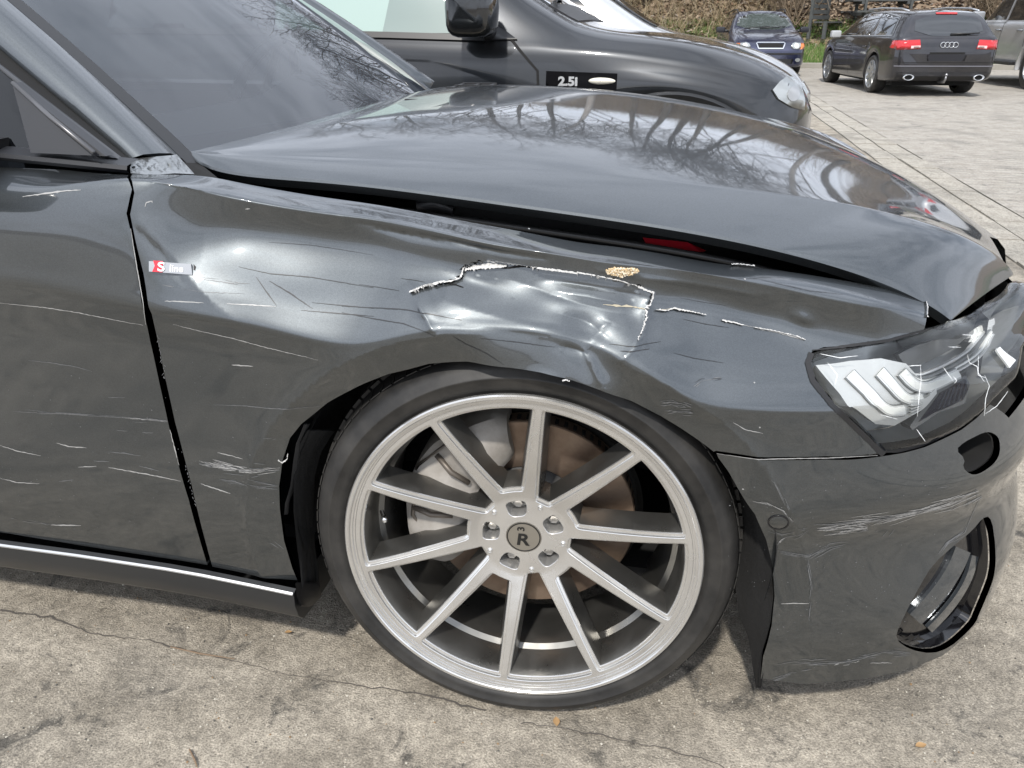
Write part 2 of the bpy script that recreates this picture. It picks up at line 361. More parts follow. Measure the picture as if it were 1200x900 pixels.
def px2st(uv):
    """where a ray through a photo pixel meets the undamaged body side"""
    uv=np.atleast_2d(np.array(uv,float)); S0=np.zeros((len(uv),2))
    for n_,p in enumerate(uv):
        c=np.floor(p/8).astype(int); best=None
        for rad in (0,1,2,4,8,16):
            for i in range(c[0]-rad,c[0]+rad+1):
                for j in range(c[1]-rad,c[1]+rad+1):
                    k=_cell.get((i,j))
                    if k is not None:
                        sc_=math.hypot(_UV[k][0]-p[0],_UV[k][1]-p[1])+_dist[k]*25
                        if best is None or sc_<best[0]: best=(sc_,k)
            if best is not None: break
        if best is None: best=(0,int(np.argmin(((_UV-p)**2).sum(1))))
        S0[n_]=_S[best[1]],_T[best[1]]
    s,t=S0[:,0].copy(),S0[:,1].copy()
    for _ in range(9):
        q0=proj(base3(s,t)); qs=(proj(base3(s+1e-4,t))-q0)/1e-4; qt=(proj(base3(s,t+1e-4))-q0)/1e-4; e=uv-q0
        a11=(qs*qs).sum(1)+100; a22=(qt*qt).sum(1)+100; a12=(qs*qt).sum(1); b1=(qs*e).sum(1); b2=(qt*e).sum(1); dt=a11*a22-a12**2
        s=np.clip(s+np.clip((a22*b1-a12*b2)/dt,-.03,.03),PSS[0],SMAX); t=np.clip(t+np.clip((a11*b2-a12*b1)/dt,-.03,.03),0,.98)
    return np.stack([s,t],1)
# wheel arch: edge and the crease that rings it, as radius over angle round the wheel centre
WC=(0,.357)
EDGE=[(348,687),(340,670),(330,637),(325,600),(324,573),(328,543),(336.7,516.7),(350,500),(366.7,486.7),(381,475),(406.7,461),(453,441),(500,429.3),(546.7,425.8),(600,429.3),(635,434),(667.7,442.5),(705,456),(740,472.5),(775,491),(810,513),(837.5,533),(856.7,557.7),(870,582),(886.7,606.7),(900,636.7),(908,670),(910,703),(906.7,736.7),(896.7,773),(890,806)]
CREASE=[(300,660),(290,600),(295,550),(318,500),(350,466),(385,436),(420,417),(463,402),(517.5,393),(571.7,392),(615,396),(658,406),(683,413),(731,428),(777,448),(810,469),(856.7,501.7),(877.7,522.7),(897,550),(912,575),(933,620),(943,653),(947,720),(945,800)]
def polar(lst):
    st=px2st(lst); P=base3(st[:,0],st[:,1]); a=np.arctan2(P[:,2]-WC[1],P[:,0]); a=np.where(a<-PI/2,a+2*PI,a); r=np.hypot(P[:,2]-WC[1],P[:,0]); i=np.argsort(a); return a[i],r[i]
EA,ER=polar(EDGE); CA,CR=polar(CREASE)
# damage: dents, ridges and the torn step, positions read off the photo
def seg_dist(s,t,poly):
    """distance in (s,t) to a polyline, signed side and position along it 0..1"""
    P=np.stack([s,t],1); bd=np.full(len(P),9.); bs=np.zeros(len(P)); bl=np.zeros(len(P)); L=0; tot=np.linalg.norm(np.diff(poly,axis=0),axis=1).sum()
    for a,b in zip(poly[:-1],poly[1:]):
        v=b-a; l=np.linalg.norm(v)+1e-9; q=np.clip(((P-a)@v)/l**2,0,1); c=a+q[:,None]*v; w_=P-c; dd=np.linalg.norm(w_,axis=1)
        sg=np.sign(v[0]*w_[:,1]-v[1]*w_[:,0]); k=dd<bd; bd=np.where(k,dd,bd); bs=np.where(k,sg,bs); bl=np.where(k,(L+q*l)/tot,bl); L+=l
    return bd,bs,bl
DENTS=[((592,366),(85,30),.013,0),((690,392),(34,26),.014,20),((650,352),(30,14),-.004,0),((745,372),(30,30),.007,0),((560,335),(28,14),.006,0),
       ((880,372),(40,14),.004,10),((520,362),(22,20),-.003,0),((940,372),(14,8),-.004,0),((350,330),(60,26),.004,5),((240,330),(40,30),-.003,0),((700,432),(26,16),.006,0),((1000,420),(60,30),-.003,0)]
RIDGES=[([(486,338),(490,352),(497,370),(512,392)],.0052,.0065),([(761,345),(757,362),(755,385),(747,402),(728,424)],.0065,.0075),
        ([(683,414),(692,425),(700,440),(706,455)],.0050,.006),([(180,213),(300,233),(430,252),(520,268),(640,290)],.0034,.0035),([(250,216),(380,238),(500,258),(600,277),(700,297)],-.0030,.0040),([(330,229),(450,247),(570,272),(700,294),(850,319)],.0032,.0035),([(440,266),(540,287),(640,303)],-.0030,.004),([(600,330),(660,352),(735,372)],-.0030,.016),([(520,352),(570,372),(640,388)],.0028,.014),([(655,372),(690,384),(712,402)],-.0028,.014),([(655,342),(700,348),(745,362)],.0035,.012),([(656,408),(672,413),(686,418)],-.004,.006),
        ([(712,378),(702,392),(692,406)],.004,.009),([(166,262),(205,300),(240,345),(275,375)],.0022,.010),([(152,262),(190,300),(215,330)],-.002,.010),
        ([(250,222),(330,238),(400,252)],-.0018,.004),([(420,262),(500,281),(560,291)],-.0022,.004),([(540,262),(640,282),(740,300)],-.0016,.004),([(900,322),(980,338),(1060,345)],.0016,.006),
        ([(612,436),(640,437),(662,441)],.003,.008),([(700,316),(800,332),(900,346)],.002,.005),([(480,372),(560,386),(640,396)],-.002,.012),([(640,330),(700,338),(756,350)],-.003,.008)]
TEAR=[(482,342),(500,337),(520,331),(537,326),(541,316),(552,310),(571,305),(600,308),(640,316),(700,323),(750,335),(764,341)]
_tp=px2st(TEAR)
_DE=[]
for c,rr,a,rot in DENTS:
    q=px2st([c,(c[0]+rr[0],c[1]),(c[0],c[1]-rr[1])]); _DE.append((q[0],abs(q[1][0]-q[0][0])+1e-4,abs(q[2][1]-q[0][1])+1e-4,a))
_RI=[(px2st(smoothpoly(r,1,False)),a,w_) for r,a,w_ in RIDGES]
_uvq=px2st([(560,400),(720,430)])
_rs0,_rs1=_uvq[0][0],_uvq[1][0]
def disp(s,t):
    s=np.asarray(s,float); t=np.asarray(t,float)
    z,d=base(s,t); x,y=plan(s,d)
    dd=np.zeros_like(s)
    # arch ring tucks under its crease
    ang=np.arctan2(z-WC[1],x); ang=np.where(ang<-PI/2,ang+2*PI,ang); r=np.hypot(x,z-WC[1])
    re=np.interp(ang,EA,ER); rc=np.interp(ang,CA,CR); q=np.clip((rc-r)/np.maximum(rc-re,.01),0,1.2)
    bent=1/(1+np.exp(-(s-_rs0)/.012))*(1/(1+np.exp((s-_rs1-.01)/.010)))
    fade=np.clip((ang+.9)/.5,0,1)*np.clip((PI+.75-ang)/.5,0,1)
    amp=.013*(1-bent)+(-.006)*bent
    dd+=np.where(t<.80,q*amp*fade,0)
    dd-=np.where(t<.80,.004*np.exp(-np.maximum(r-rc,0)/.02)*fade*(1-bent),0)
    for c,a,b,A in _DE: dd+=A*np.exp(-(((s-c[0])/a)**2+((t-c[1])/b)**2))
    for P,A,w_ in _RI:
        m=np.where((s>P[:,0].min()-.06)&(s<P[:,0].max()+.06)&(t>P[:,1].min()-.06)&(t<P[:,1].max()+.06))[0]
        if len(m)==0: continue
        b,_,l=seg_dist(s[m],t[m],P); e=np.sin(PI*np.clip(l,.06,.94))**.5
        dd[m]-=A*e*np.exp(-np.sqrt((b/w_)**2+.03)+.17)
    m=np.where((s>_tp[:,0].min()-.02)&(s<_tp[:,0].max()+.02)&(t>_tp[:,1].min()-.07)&(t<_tp[:,1].max()+.03))[0]
    if len(m):
        b,sg,l=seg_dist(s[m],t[m],_tp); below=sg<0; e=np.clip(np.sin(PI*l),0,1)**.7
        dd[m]+=np.where(below,.010*e*np.exp(-b/.022),-.002*e*np.exp(-b/.012))
    # long shallow waves of a panel knocked out of true
    wv=np.exp(-((s+.02)/.42)**2)*np.exp(-((t-.70)/.13)**2)
    dd+=wv*.0016*(np.sin(s*21+t*19)+.5*np.sin(s*37-t*43+1.3))
    return dd
def surf(s,t,out=0):
    z,d=base(s,t); x,y=plan(s,d+disp(s,t)-out); return np.stack([x,y,z],-1)
def surfn(s,t):
    e=4e-4; a=surf(s+e,t)-surf(s-e,t); b=surf(s,t+e)-surf(s,t-e); n=np.cross(a,b); return n/np.maximum(np.linalg.norm(n,axis=1),1e-12)[:,None]
def panel(name,outline_st,m,parent,holes=(),step=.007,out=0,thick=.014,mats=None,edge_m=None,fn=surf):
    oc=resamp(outline_st,step); hs=[resamp(h,step) for h in holes]
    vv,F=cdt(oc,hs,step); s,t=vv[:,0],vv[:,1]; n=surfn(s,t); P=surf(s,t)+n*out
    V=list(P); N=list(n); idx=[0]*len(F)
    # outward orientation check
    F=[tuple(f) for f in F]
    F=[f if np.dot(np.cross(P[f[1]]-P[f[0]],P[f[2]]-P[f[0]]),n[f[0]])>0 else f[::-1] for f in F]
    for lp in [oc]+hs:
        q=surfn(lp[:,0],lp[:,1]); A=surf(lp[:,0],lp[:,1])+q*out; B=A-q*thick; k=len(V); L=len(lp)
        tang=np.roll(A,-1,0)-np.roll(A,1,0); sn=np.cross(tang,q); sn/=np.maximum(np.linalg.norm(sn,axis=1),1e-9)[:,None]
        V+=list(A)+list(B); N+=list(sn)+list(sn)
        for i in range(L): j=(i+1)%L; F.append((k+i,k+j,k+L+j,k+L+i)); idx.append(1 if edge_m else 0)
    return mk(name,V,F,[m]+([edge_m] if edge_m else []),parent,True,idx,N)
def PXL(l): return px2st(l)
# ================================================================== THE DAMAGED CAR
car=empty('parked_car',(0,0,0)); tag(car,'dark grey car in the foreground with torn dented front fender and silver spoked wheel','car','cars parked in the yard')
TOPF=[(155,204),(228,205.5),(295,217),(365,229),(435,239),(500,250.5),(548,260),(593,268),(640,277),(678,284),(727,290),(790,300),(857,311),(900,315.5),(960,324),(1032,337),(1080,349)]
fend=TOPF+[(1085,353),(1085,370),(1083,386),(1076,391),(1040,398),(1000,402.5),(964,406),(951,411),(946.5,420),(951,437),(966,463),(995,492),(1024,518),(1034,530.5),(1025,531.5),(967,534.5),(900,535),(840,531.5)]
fend+= [p for p in EDGE[::-1] if p[0]<836 or p[1]<530][0:0]
arch_f=[p for p in EDGE if p[0]<838 and not (p[0]>800 and p[1]>533)]
fend+=arch_f[::-1]+[(346,683.5),(300,674),(249,664)]
fend+=[(241,635),(232,600),(225,570),(215,532),(205,494),(193,440),(185,400),(178,368),(168,320),(157,275),(152.5,251),(157.5,226),(155,213)]
fs=PXL(fend)
fender=panel('front_fender',fs,PAINT,car,step=.0055,thick=.012)
tag(fender,'torn and dented front fender with a white jagged tear above the wheel')
dooredge=[(150,205),(154.5,222),(148,250),(153,272),(160,318),(168,362),(176,400),(187,450),(198,500),(210,548),(221,585),(232,625),(243,662)]
de=PXL(dooredge)
dbl=PXL([(200,655),(100,640),(10,625)])
dtl=PXL([(12,196.5),(75,199)])
xr=-1.78
door_o=np.vstack([de,dbl,[[xr,dbl[-1][1]+.002]],[[xr-.02,.3]],[[xr-.02,.6]],[[xr+.02,.80]],[[xr+.05,.885]],dtl])
door=panel('front_door',door_o,PAINT,car,step=.010,thick=.02); tag(door,'scratched front door of the dark grey car')
rd=np.array([[xr-.012,dbl[-1][1]+.002],[xr-.032,.3],[xr-.032,.6],[xr+.008,.8],[xr+.038,.885],[-2.5,.885],[-2.75,.80],[-2.66,.64],[-2.45,.42],[-2.44,dbl[-1][1]+.002]])
panel('rear_door',rd,PAINT,car,step=.03,thick=.02)
# quarter panel round the rear wheel arch (wheel centre x=-2.924)
arc=[(s_x(-2.924+.385*math.cos(a)),.357+.385*math.sin(a)) for a in np.linspace(R(-25),R(205),24)]
def st_z(s,z):
    ts=np.linspace(0,.98,300); zz,_=base(np.full(300,s),ts); return float(np.interp(z,zz,ts))
arc=[(s,st_z(s,max(z,.15))) for s,z in arc]
q1=np.array([(-2.43,.12),(-2.44,.42),(-2.65,.64),(-2.74,.8),(-2.49,.885),(-3.98,.885),(-3.98,.10)]+[(arc[-1][0],.07)]+arc[::-1][::1]+[(arc[0][0],.07)])
q1=np.array([(-2.455,.07),(-2.455,.42),(-2.67,.64),(-2.76,.8),(-2.51,.885),(-3.97,.885),(-3.97,.06)]+[(arc[-1][0],.06)]+arc[::-1]+[(arc[0][0],.07)])
panel('quarter_panel',q1,PAINT,car,step=.03,thick=.02)
# ---- sill
silltop=[(348,688),(300,678),(243,666.5),(200,659),(100,644),(0,631)]
sillbot=[(0,645),(100,661),(200,681),(300,701),(352,711),(362,708)]
st1=px2st(silltop[:-1]+[(2,631)]); 
V1=[base3(np.array([p[0]]),np.array([p[1]]),-.004)[0] for p in st1]
V1.append(np.array([-2.5,V1[-1][1],V1[-1][2]]))
rows=[]
prof=[(0,0),(-.010,-.004),(-.012,-.03),(-.004,-.060),(.012,-.078),(.05,-.083),(.25,-.085)]
for dy,dz in prof: rows.append([v+np.array([0,dy,dz]) for v in V1])
sb=MB().ruled(rows); e=[r[0] for r in rows]; sb.add(e+[e[-1]+np.array([0,0,.08])],[tuple(range(len(e)+1))])
autosm(sb.build('side_sill',mat('satin_black_sill',(.02,.021,.022),.35),car))
tr=[[v+np.array([0,-.0125,.001]) for v in V1],[v+np.array([0,-.0150,-.002]) for v in V1],[v+np.array([0,-.0150,-.0045]) for v in V1],[v+np.array([0,-.011,-.0065]) for v in V1]]
autosm(MB().ruled(tr).build('sill_trim_strip',mat('satin_alu',(.55,.56,.57),.35,metal=.8),car))
# ---- front bumper
fogl=[(1049,749),(1054,732),(1066,708),(1078,686),(1093,661),(1119,638),(1140,621)]
fogb=[(1066,761),(1092,766),(1112,759),(1132,742)]
bt=[(841,535),(900,538.5),(967,538.5),(1029,535.5),(1060,530.5),(1084,524),(1127,503.5),(1145,489.5),(1160,474)]
bb=[(1104,770),(1083,777),(1033,791.7),(983,801.7),(933,806.5),(891,806.5)]
archb=[(896.7,773),(906.7,736.7),(910,703),(908,670),(900,636.7),(886.7,606.7),(868,579),(856,557.7),(843,540)]
a1=PXL(bt); a2=PXL(bb); a3=PXL(archb)
top_s=[(a1[-1][0]+.06,.50),(a1[-1][0]+.16,.535),(SMAX-.35,.60),(SMAX-.012,.60),(SMAX-.012,.02),(SMAX-.4,.015),(a2[0][0]+.10,.02)]
f1=PXL(fogl); f2=PXL(fogb)
_a,_b=f1[-1],f2[-1]; _c=[(_a[0]+.030,_a[1]+.012),(_a[0]+.058,_a[1]+.004),(_a[0]+.075,_a[1]-.03),(_a[0]+.078,(_a[1]+_b[1])/2),(_a[0]+.070,_b[1]+.03),(_b[0]+.035,_b[1]+.006)]
fogh=np.vstack([f1,_c,f2[::-1]])
_k=smoothpoly(fogh,1); fogh=_k
wash=smoothpoly(PXL([(1120,527),(1130,518),(1141.7,512),(1152,507),(1160,506),(1168,510),(1171.5,516),(1172,530.4),(1167,541),(1158,549),(1146,556),(1137,556),(1128,548),(1131,538)]),1)
bo=np.vstack([a1,top_s,a2,a3])
bumper=panel('front_bumper',bo,PAINT,car,holes=[fogh,wash],step=.007,thick=.010,edge_m=BLACKP)
tag(bumper,'front bumper with white scrape marks and an open washer hole')
# inner bowls behind the two holes
def bowl(name,hole,depth,m,parent,shr=.8,step=.012):
    h=resamp(hole,step); c=h.mean(0); g=c+(h-c)*shr
    n0=surfn(h[:,0],h[:,1]); A=surf(h[:,0],h[:,1])-n0*.012; n1=surfn(g[:,0],g[:,1]); B=surf(g[:,0],g[:,1])-n1*depth
    mb=MB().ruled([A,B],closed=True); vv,F=cdt(g,[],step*1.3); nn=surfn(vv[:,0],vv[:,1]); mb.add(surf(vv[:,0],vv[:,1])-nn*depth,F); 
    return mb.build(name,m,parent,smooth=True)
bowl('washer_recess',wash,.06,DARK,car)
fog=bowl('side_air_intake',fogh,.026,GLOSSB,car,shr=.97); tag(fog,'gloss black side intake with grey blades')
# sensor cap, parking sensor ring
def disc_on(name,uv,rad,out,m,parent,n=28,hole=0,rz=1.):
    st=px2st([uv])[0]; s=np.array([st[0]]);t=np.array([st[1]]); nn=surfn(s,t)[0]; P=surf(s,t)[0]
    a=np.cross(nn,[0,0,1]); a/=np.linalg.norm(a); b=np.cross(a,nn); b/=np.linalg.norm(b)
    prof=[(hole,out),(rad*.92,out),(rad,out*.5),(rad,-.004)] if not hole else [(hole,0),(hole,out),(rad,out),(rad,-.004)]
    mb=MB(); mb.lathe(prof,n,0,lambda r,x,h:tuple(P+a*(r*math.cos(x))+b*(r*math.sin(x)*rz)+nn*h))
    return autosm(mb.build(name,m,parent))
disc_on('sensor_ring',(912.5,613),.0155,.0012,BLACKP,car,hole=.0135)
disc_on('parking_sensor',(912.5,613),.0130,.0012,PAINT,car)
# lower lip seam and panel behind gaps (black underlay)
und=[]
def underlay(o,out,name,m=DARK,step=.03):
    vv,F=cdt(resamp(o,step),[],step); n=surfn(vv[:,0],vv[:,1]); return mk(name,surf(vv[:,0],vv[:,1])-n*out,F,m,car)
sgap=np.array([(p[0],p[1]) for p in de]); underlay(np.vstack([sgap+[-.03,0],(sgap+[.045,0])[::-1]]),.022,'door_gap_seal')
ss_=PXL([(838,520),(900,524),(967,524),(1029,520)]); se_=PXL([(1029,548),(967,551),(900,551),(845,546)]); underlay(np.vstack([ss_,se_]),.022,'bumper_seam_backing')
# ---- hood
EP=[(222,179,-.70),(253,197,-.73),(300,205,-.745),(400,213,-.75),(483,222,-.755),(617,242,-.76),(750,259,-.76),(825,274,-.76),(900,289,-.755),(975,307.5,-.745),(1031,328,-.735),(1072,345,-.725),(1114,372,-.71)]
KP=[(222,178,-.695),(350,183,-.68),(483,188,-.67),(617,197,-.66),(750,209,-.65),(862,219,-.64),(911,229,-.635),(1012,244,-.62),(1087,262,-.59),(1147,283,-.545),(1187,319,-.50)]
Ew=np.array([atY(*p) for p in EP]); Kw=np.array([atY(*p) for p in KP])
NX=90
def curve(P,n=NX):
    L=np.concatenate([[0],np.cumsum(np.linalg.norm(np.diff(P,axis=0),axis=1))]); L/=L[-1]; q=np.linspace(0,1,n); return np.stack([pchip1(L,P[:,k],q) for k in range(3)],1)
Ec=curve(Ew); Kc=curve(Kw)
def fair(A,deg):
    x=np.linspace(0,1,len(A)); w_=np.ones(len(A)); w_[0]=w_[-1]=12
    return np.stack([np.polyval(np.polyfit(x,A[:,k],deg,w=w_),x) for k in range(A.shape[1])],1)
Ec=fair(Ec,7); Kc=fair(Kc,5)
q=np.linspace(0,1,NX)
# centre line of the hood: from the cowl forward to the nose
cx_=-.47+q*(.862+.47); cz_=pchip1([0,.2,.45,.7,.85,.95,1],[.985,.992,.970,.908,.846,.790,.740],q)
# intermediate dome line
dx_=-.52+q*(.812+.52); dy_=pchip1([0,.5,1],[-.50,-.46,-.36],q); dz_=pchip1([0,.12,.45,.7,.85,.95,1],[.968,.977,.962,.905,.843,.786,.738],q)
cz_=fair(cz_[:,None],4)[:,0]; dz_=fair(dz_[:,None],4)[:,0]; dy_=fair(dy_[:,None],3)[:,0]
rowsH=[]
NY=14
half=[]
for i in range(NX):
    A=Ec[i]; B=Kc[i]; D=np.array([dx_[i],dy_[i],dz_[i]]); Cc=np.array([cx_[i],0,cz_[i]])
    r=[A]; 
    for k in (.04,.15,.3,.45,.6,.75,.88,.96,1.0): r.append(A+(B-A)*k+np.array([0,0,.003*math.sin(PI*k)])+np.array([.45,-.45,.70])*.020*math.sin(PI*min(max((q[i]-.76)/.24,0),1))**1.2*math.sin(PI*k)**.7)
    P=[B,D,Cc]
    yy=B[1]*(1-np.concatenate([[.012,.03,.06],np.linspace(0,1,NY)[2:]]))
    def even(B_,D_,C_,y):
        a1,a2=B[1]**2,D[1]**2; M_=np.array([[a1,a1*a1],[a2,a2*a2]]); k_=np.linalg.solve(M_,np.array([B_-C_,D_-C_])); return C_+k_[0]*y**2+k_[1]*y**4
    xx=even(B[0],D[0],Cc[0],yy); zz=even(B[2],D[2],Cc[2],yy)
    for a,b,c in zip(xx,yy,zz): r.append(np.array([a,b,c]))
    half.append(r)
H=[]
for r in half:
    full=r+[p*np.array([1,-1,1]) for p in r[:-1][::-1]]; H.append(full)
H=np.array(H)
n1,n2=H.shape[:2]
# rolled lips: down turned edges all round
hb=MB(); hb.ruled([list(row) for row in H])
def lip(line,inner,dn=.018):
    return [line,[p+np.array([0,0,-.004])+ (p-c_)*0.002 for p,c_ in zip(line,inner)],[p*1.0+np.array([0,0,-dn])+(c_-p)*.01 for p,c_ in zip(line,inner)]]
cen=H.mean((0,1))
for ln in (H[:,0],H[:,-1],H[0],H[-1]): hb.ruled(lip(list(ln),[cen]*len(ln)))
hood=autosm(hb.build('hood',PAINT,car),28); tag(hood,'popped up hood reflecting bare trees')
# underside lining, 28 mm below the skin
U=[[p+np.array([0,0,-.028])+(cen-p)*.065 for p in row[::2]] for row in H[::4]]
MB().ruled(U).build('hood_lining',mat('hood_lining_black',(.01,.01,.01),.8),car,smooth=True)
# engine bay: inner wing rail, bay floor, small parts seen in the slot
ts=np.linspace(-.6,SMAX-.55,60)
rail=[[],[],[],[]]
for s in np.linspace(-.62,s_x(.60),50):
    P=surf(np.array([s]),np.array([.90]))[0]
    for k,(dy,dz) in enumerate([(.002,-.004),(.010,-.03),(.045,-.035),(.06,-.30)]): rail[k].append(P+np.array([0,dy,dz]))
autosm(MB().ruled(rail).build('inner_wing_rail',mat('bay_black',(.008,.008,.009),.35,coat=.3),car))
MB().add([(-.6,-.8,.6),(.7,-.68,.55),(.75,.68,.55),(-.6,.8,.6)],[(0,1,2,3)]).add([(.72,-.65,.5),(.72,.65,.5),(.70,.65,.72),(.70,-.65,.72)],[(0,1,2,3)]).add([(-.55,-.7,.55),(-.55,.7,.55),(-.5,.7,.93),(-.5,-.7,.93)],[(0,1,2,3)]).build('engine_bay',DARK,car)
# seal strip line inside the slot
sl=[Ec[i]+np.array([0,.035,-.045]) for i in range(2,NX-6)]
MB().tube(sl,.006,6).build('hood_seal',mat('rubber_seal',(.02,.02,.02),.4),car,smooth=True)
p0=atY(790,286,-.70); MB().ruled([[p0+np.array([-.05,0,.008]),p0+np.array([.02,0,.004]),p0+np.array([.05,0,-.008])],[p0+np.array([-.04,.02,-.012]),p0+np.array([.02,.02,-.014]),p0+np.array([.045,.02,-.016])]]).build('coolant_cap_tab',RED,car)
p0=atY(510,243,-.73); MB().tube([p0+np.array([-.03,0,0]),p0+np.array([0,.004,.006]),p0+np.array([.03,.0,-.004])],[.008,.012,.006],8).build('hinge_bracket',BLACKP,car,smooth=True)
# ---- windscreen
def wsp(w_,t,off=0):
    w_=np.clip(w_,-1.2,1.2); a=abs(w_)
    B=np.array([-.455-.165*a**2.2,.70*w_,.952-.005*a]); T=np.array([-1.20-.10*a**2,.517*w_,1.425-.045*a**2])
    P=B+(T-B)*t; P=P+np.array([.35,0,.93])*(.022*4*t*(1-t)*(1-.3*a**2)+off); return P
g=[[wsp(x,t) for x in np.linspace(-1,1,41)] for t in np.linspace(-.08,1,24)]
MB().ruled(g).build('windscreen',WS,car,smooth=True)
# black ceramic band round the glass
fr=[]
BAND=mat('black_glass_band',(.02,.021,.024),.18,coat=.8)
MB().ruled([[wsp(x,t,-.004) for x in np.linspace(-1,1,41)] for t in (-.08,-.04,.02+0,.05)]).build('glass_lower_band',BAND,car,smooth=True)
for sg in (-1,1):
    MB().ruled([[wsp(sg*x,t,.0035) for t in np.linspace(-.05,1,30)] for x in (1.03,1.022,1.012,.998)]).build('windscreen_moulding',mat('moulding_grey',(.022,.023,.025),.45),car,smooth=True)
# a pillar, door frame, mirror triangle, side glass: strips running up and back
def ext(P,Q,n=14,k=2.1):
    P=np.array(P);Q=np.array(Q); return [P+(Q-P)*t for t in np.linspace(0,k,n)]
Lg=[wsp(-1.03,t,.003) for t in np.linspace(-.02,1,24)]
A0=atY(152,186,-.80); A1=atY(0,56,-.715)
B0=atY(149,189,-.825); B1=atY(0,74,-.742)
def along(P,Q,n=24):
    """strip edge that keeps pace with the glass edge up to the roof"""
    d=(Q-P)/np.linalg.norm(Q-P); L0=np.linalg.norm(Lg[-1]-Lg[0]); r=[]
    for t in np.linspace(0,1,n):
        p=P+d*L0*t; p=p+np.array([0,.05,-.10])*max(0,t-.55)**2; r.append(p)
    return r
La=along(A0,A1); Lb=along(B0,B1)
mid=[(a+b)/2+np.array([.012,-.008,.010]) for a,b in zip(Lg,La)]
m1=[(a*.75+b*.25)+np.array([.008,-.004,.009]) for a,b in zip(Lg,La)]; m2=[(a*.25+b*.75)+np.array([.008,-.008,.008]) for a,b in zip(Lg,La)]
PP=paintmat('pillar_paint',(.30,.32,.34),metal=.9,rough=.42,dustamt=.12)
pil=MB().ruled([Lg,m1,mid,m2,La,[p+np.array([-.004,.006,-.008]) for p in La]]).build('windscreen_pillar',PAINT,car,smooth=True)
C0=atY(124,184,-.835); C1=atY(0,80,-.76)
fo=[p for p in along(C0,C1)]
b1=[p+np.array([-.001,.003,-.002]) for p in Lb]
MB().ruled([[p+np.array([0,.008,-.003]) for p in La],b1]).build('pillar_seal',DARK,car,smooth=True)
MB().ruled([b1,[(a+b)/2+np.array([.002,-.004,.003]) for a,b in zip(b1,fo)],fo,[p+np.array([-.004,.012,-.010]) for p in fo]]).build('door_window_frame',mat('frame_grey',(.045,.047,.052),.35),car,smooth=True)
# window plane behind: side glass and triangle
bl0=atY(120,182,-.828); bl1=atY(0,178,-.835)
g0=np.array([p+np.array([-.004,.014,-.012]) for p in fo])
bot=[np.array([x,-.83,.958]) for x in np.linspace(g0[0][0],-1.72,24)]
topg=list(g0)
MB().ruled([topg,[(a*.5+b*.5)+np.array([0,-.01,0]) for a,b in zip(topg,bot)],bot]).build('side_window',SG,car,smooth=True)
tri=[atY(124,183,-.858),atY(36,179,-.862),atY(14,97,-.80)]
MB().add(tri+[p+np.array([0,.02,0]) for p in tri],[(0,1,2),(3,5,4),(0,3,4,1),(1,4,5,2),(2,5,3,0)]).build('mirror_triangle_cover',mat('satin_black_trim',(.015,.016,.019),.4),car)
MB().tube([atY(15,97,-.805),atY(60,138,-.83),atY(110,179,-.865)],[.0035,.004,.004],8).build('window_trim_bead',mat('bead_grey',(.12,.12,.125),.3,metal=.5),car,smooth=True)
# belt moulding
bm0=[atY(150,199,-.85),atY(100,194,-.855),atY(40,188,-.858),atY(0,184,-.86)]; bm0.append(np.array([-1.8,-.86,bm0[-1][2]]))
autosm(MB().ruled([[p+np.array([0,.03,.012]) for p in bm0],[p+np.array([0,.0,.006]) for p in bm0],[p+np.array([0,-.003,0]) for p in bm0],[p+np.array([0,.002,-.006]) for p in bm0]]).build('belt_moulding',mat('satin_black_trim',(.015,.016,.019),.4),car))
# crumpled wing corner below the pillar
cr_=[(152,187),(175,184),(200,182),(207,181)]; cb=[(153,203),(180,205),(205,203),(228,204)]
rowsC=[]
for k in np.linspace(0,1,9):
    rw=[]
    for j in range(25):
        f=j/24*3; i=min(int(f),2); q=f-i
        a=np.array(cr_[i])*(1-q)+np.array(cr_[i+1])*q; b=np.array(cb[i])*(1-q)+np.array(cb[i+1])*q; p=a*(1-k)+b*k
        y=-.80-.05*k+.05*(j/24)*(1)+.006*math.sin(j*1.1+k*7)*math.sin(PI*k)+.004*math.sin(j*2.3-k*11)*math.sin(PI*k)
        rw.append(atY(p[0],p[1],y))
    rowsC.append(rw)
MB().ruled(rowsC).build('crumpled_wing_corner',mat('creased_bare_paint',(.42,.43,.43),.28,metal=.9,var=(30,.6,(.25,.26,.26))),car,smooth=True)
MB().add([atY(200,180,-.70),atY(262,214,-.78),atY(150,207,-.83),atY(150,190,-.78),atY(215,176,-.66)],[(0,1,2,3),(0,4,1)]).build('wing_corner_backing',DARK,car)
# cowl grille at the far side and wiper arms
def strip(name,pts,wid,th,m,parent,up=(0,0,1)):
    pts=[np.array(p) for p in pts]; r=[[],[],[],[]]
    for i,p in enumerate(pts):
        d=pts[min(i+1,len(pts)-1)]-pts[max(i-1,0)]; d/=np.linalg.norm(d); a=np.cross(d,up); a/=np.linalg.norm(a); b=np.cross(a,d); w_=wid[i] if isinstance(wid,list) else wid
        for k,(x,y) in enumerate([(-w_,0),(-w_*.7,th),(w_*.7,th),(w_,0)]): r[k].append(p+a*x+b*y)
    return autosm(MB().ruled(r,closed=False).ruled([r[3],r[0]]).build(name,m,parent))
wip=lambda u,v,z: atZ(u,v,z)
strip('wiper_arm',[atY(243,172,-.64),atY(300,160,-.50),atY(345,152,-.42),atY(380,143,-.34)],[.006,.009,.012,.012],.010,mat('wiper_black',(.03,.03,.032),.35),car)
strip('wiper_blade',[atY(350,148,-.40),atY(400,139,-.28),atY(460,131,-.14)],[.008,.010,.008],.012,mat('wiper_black',(.03,.03,.032),.35),car)
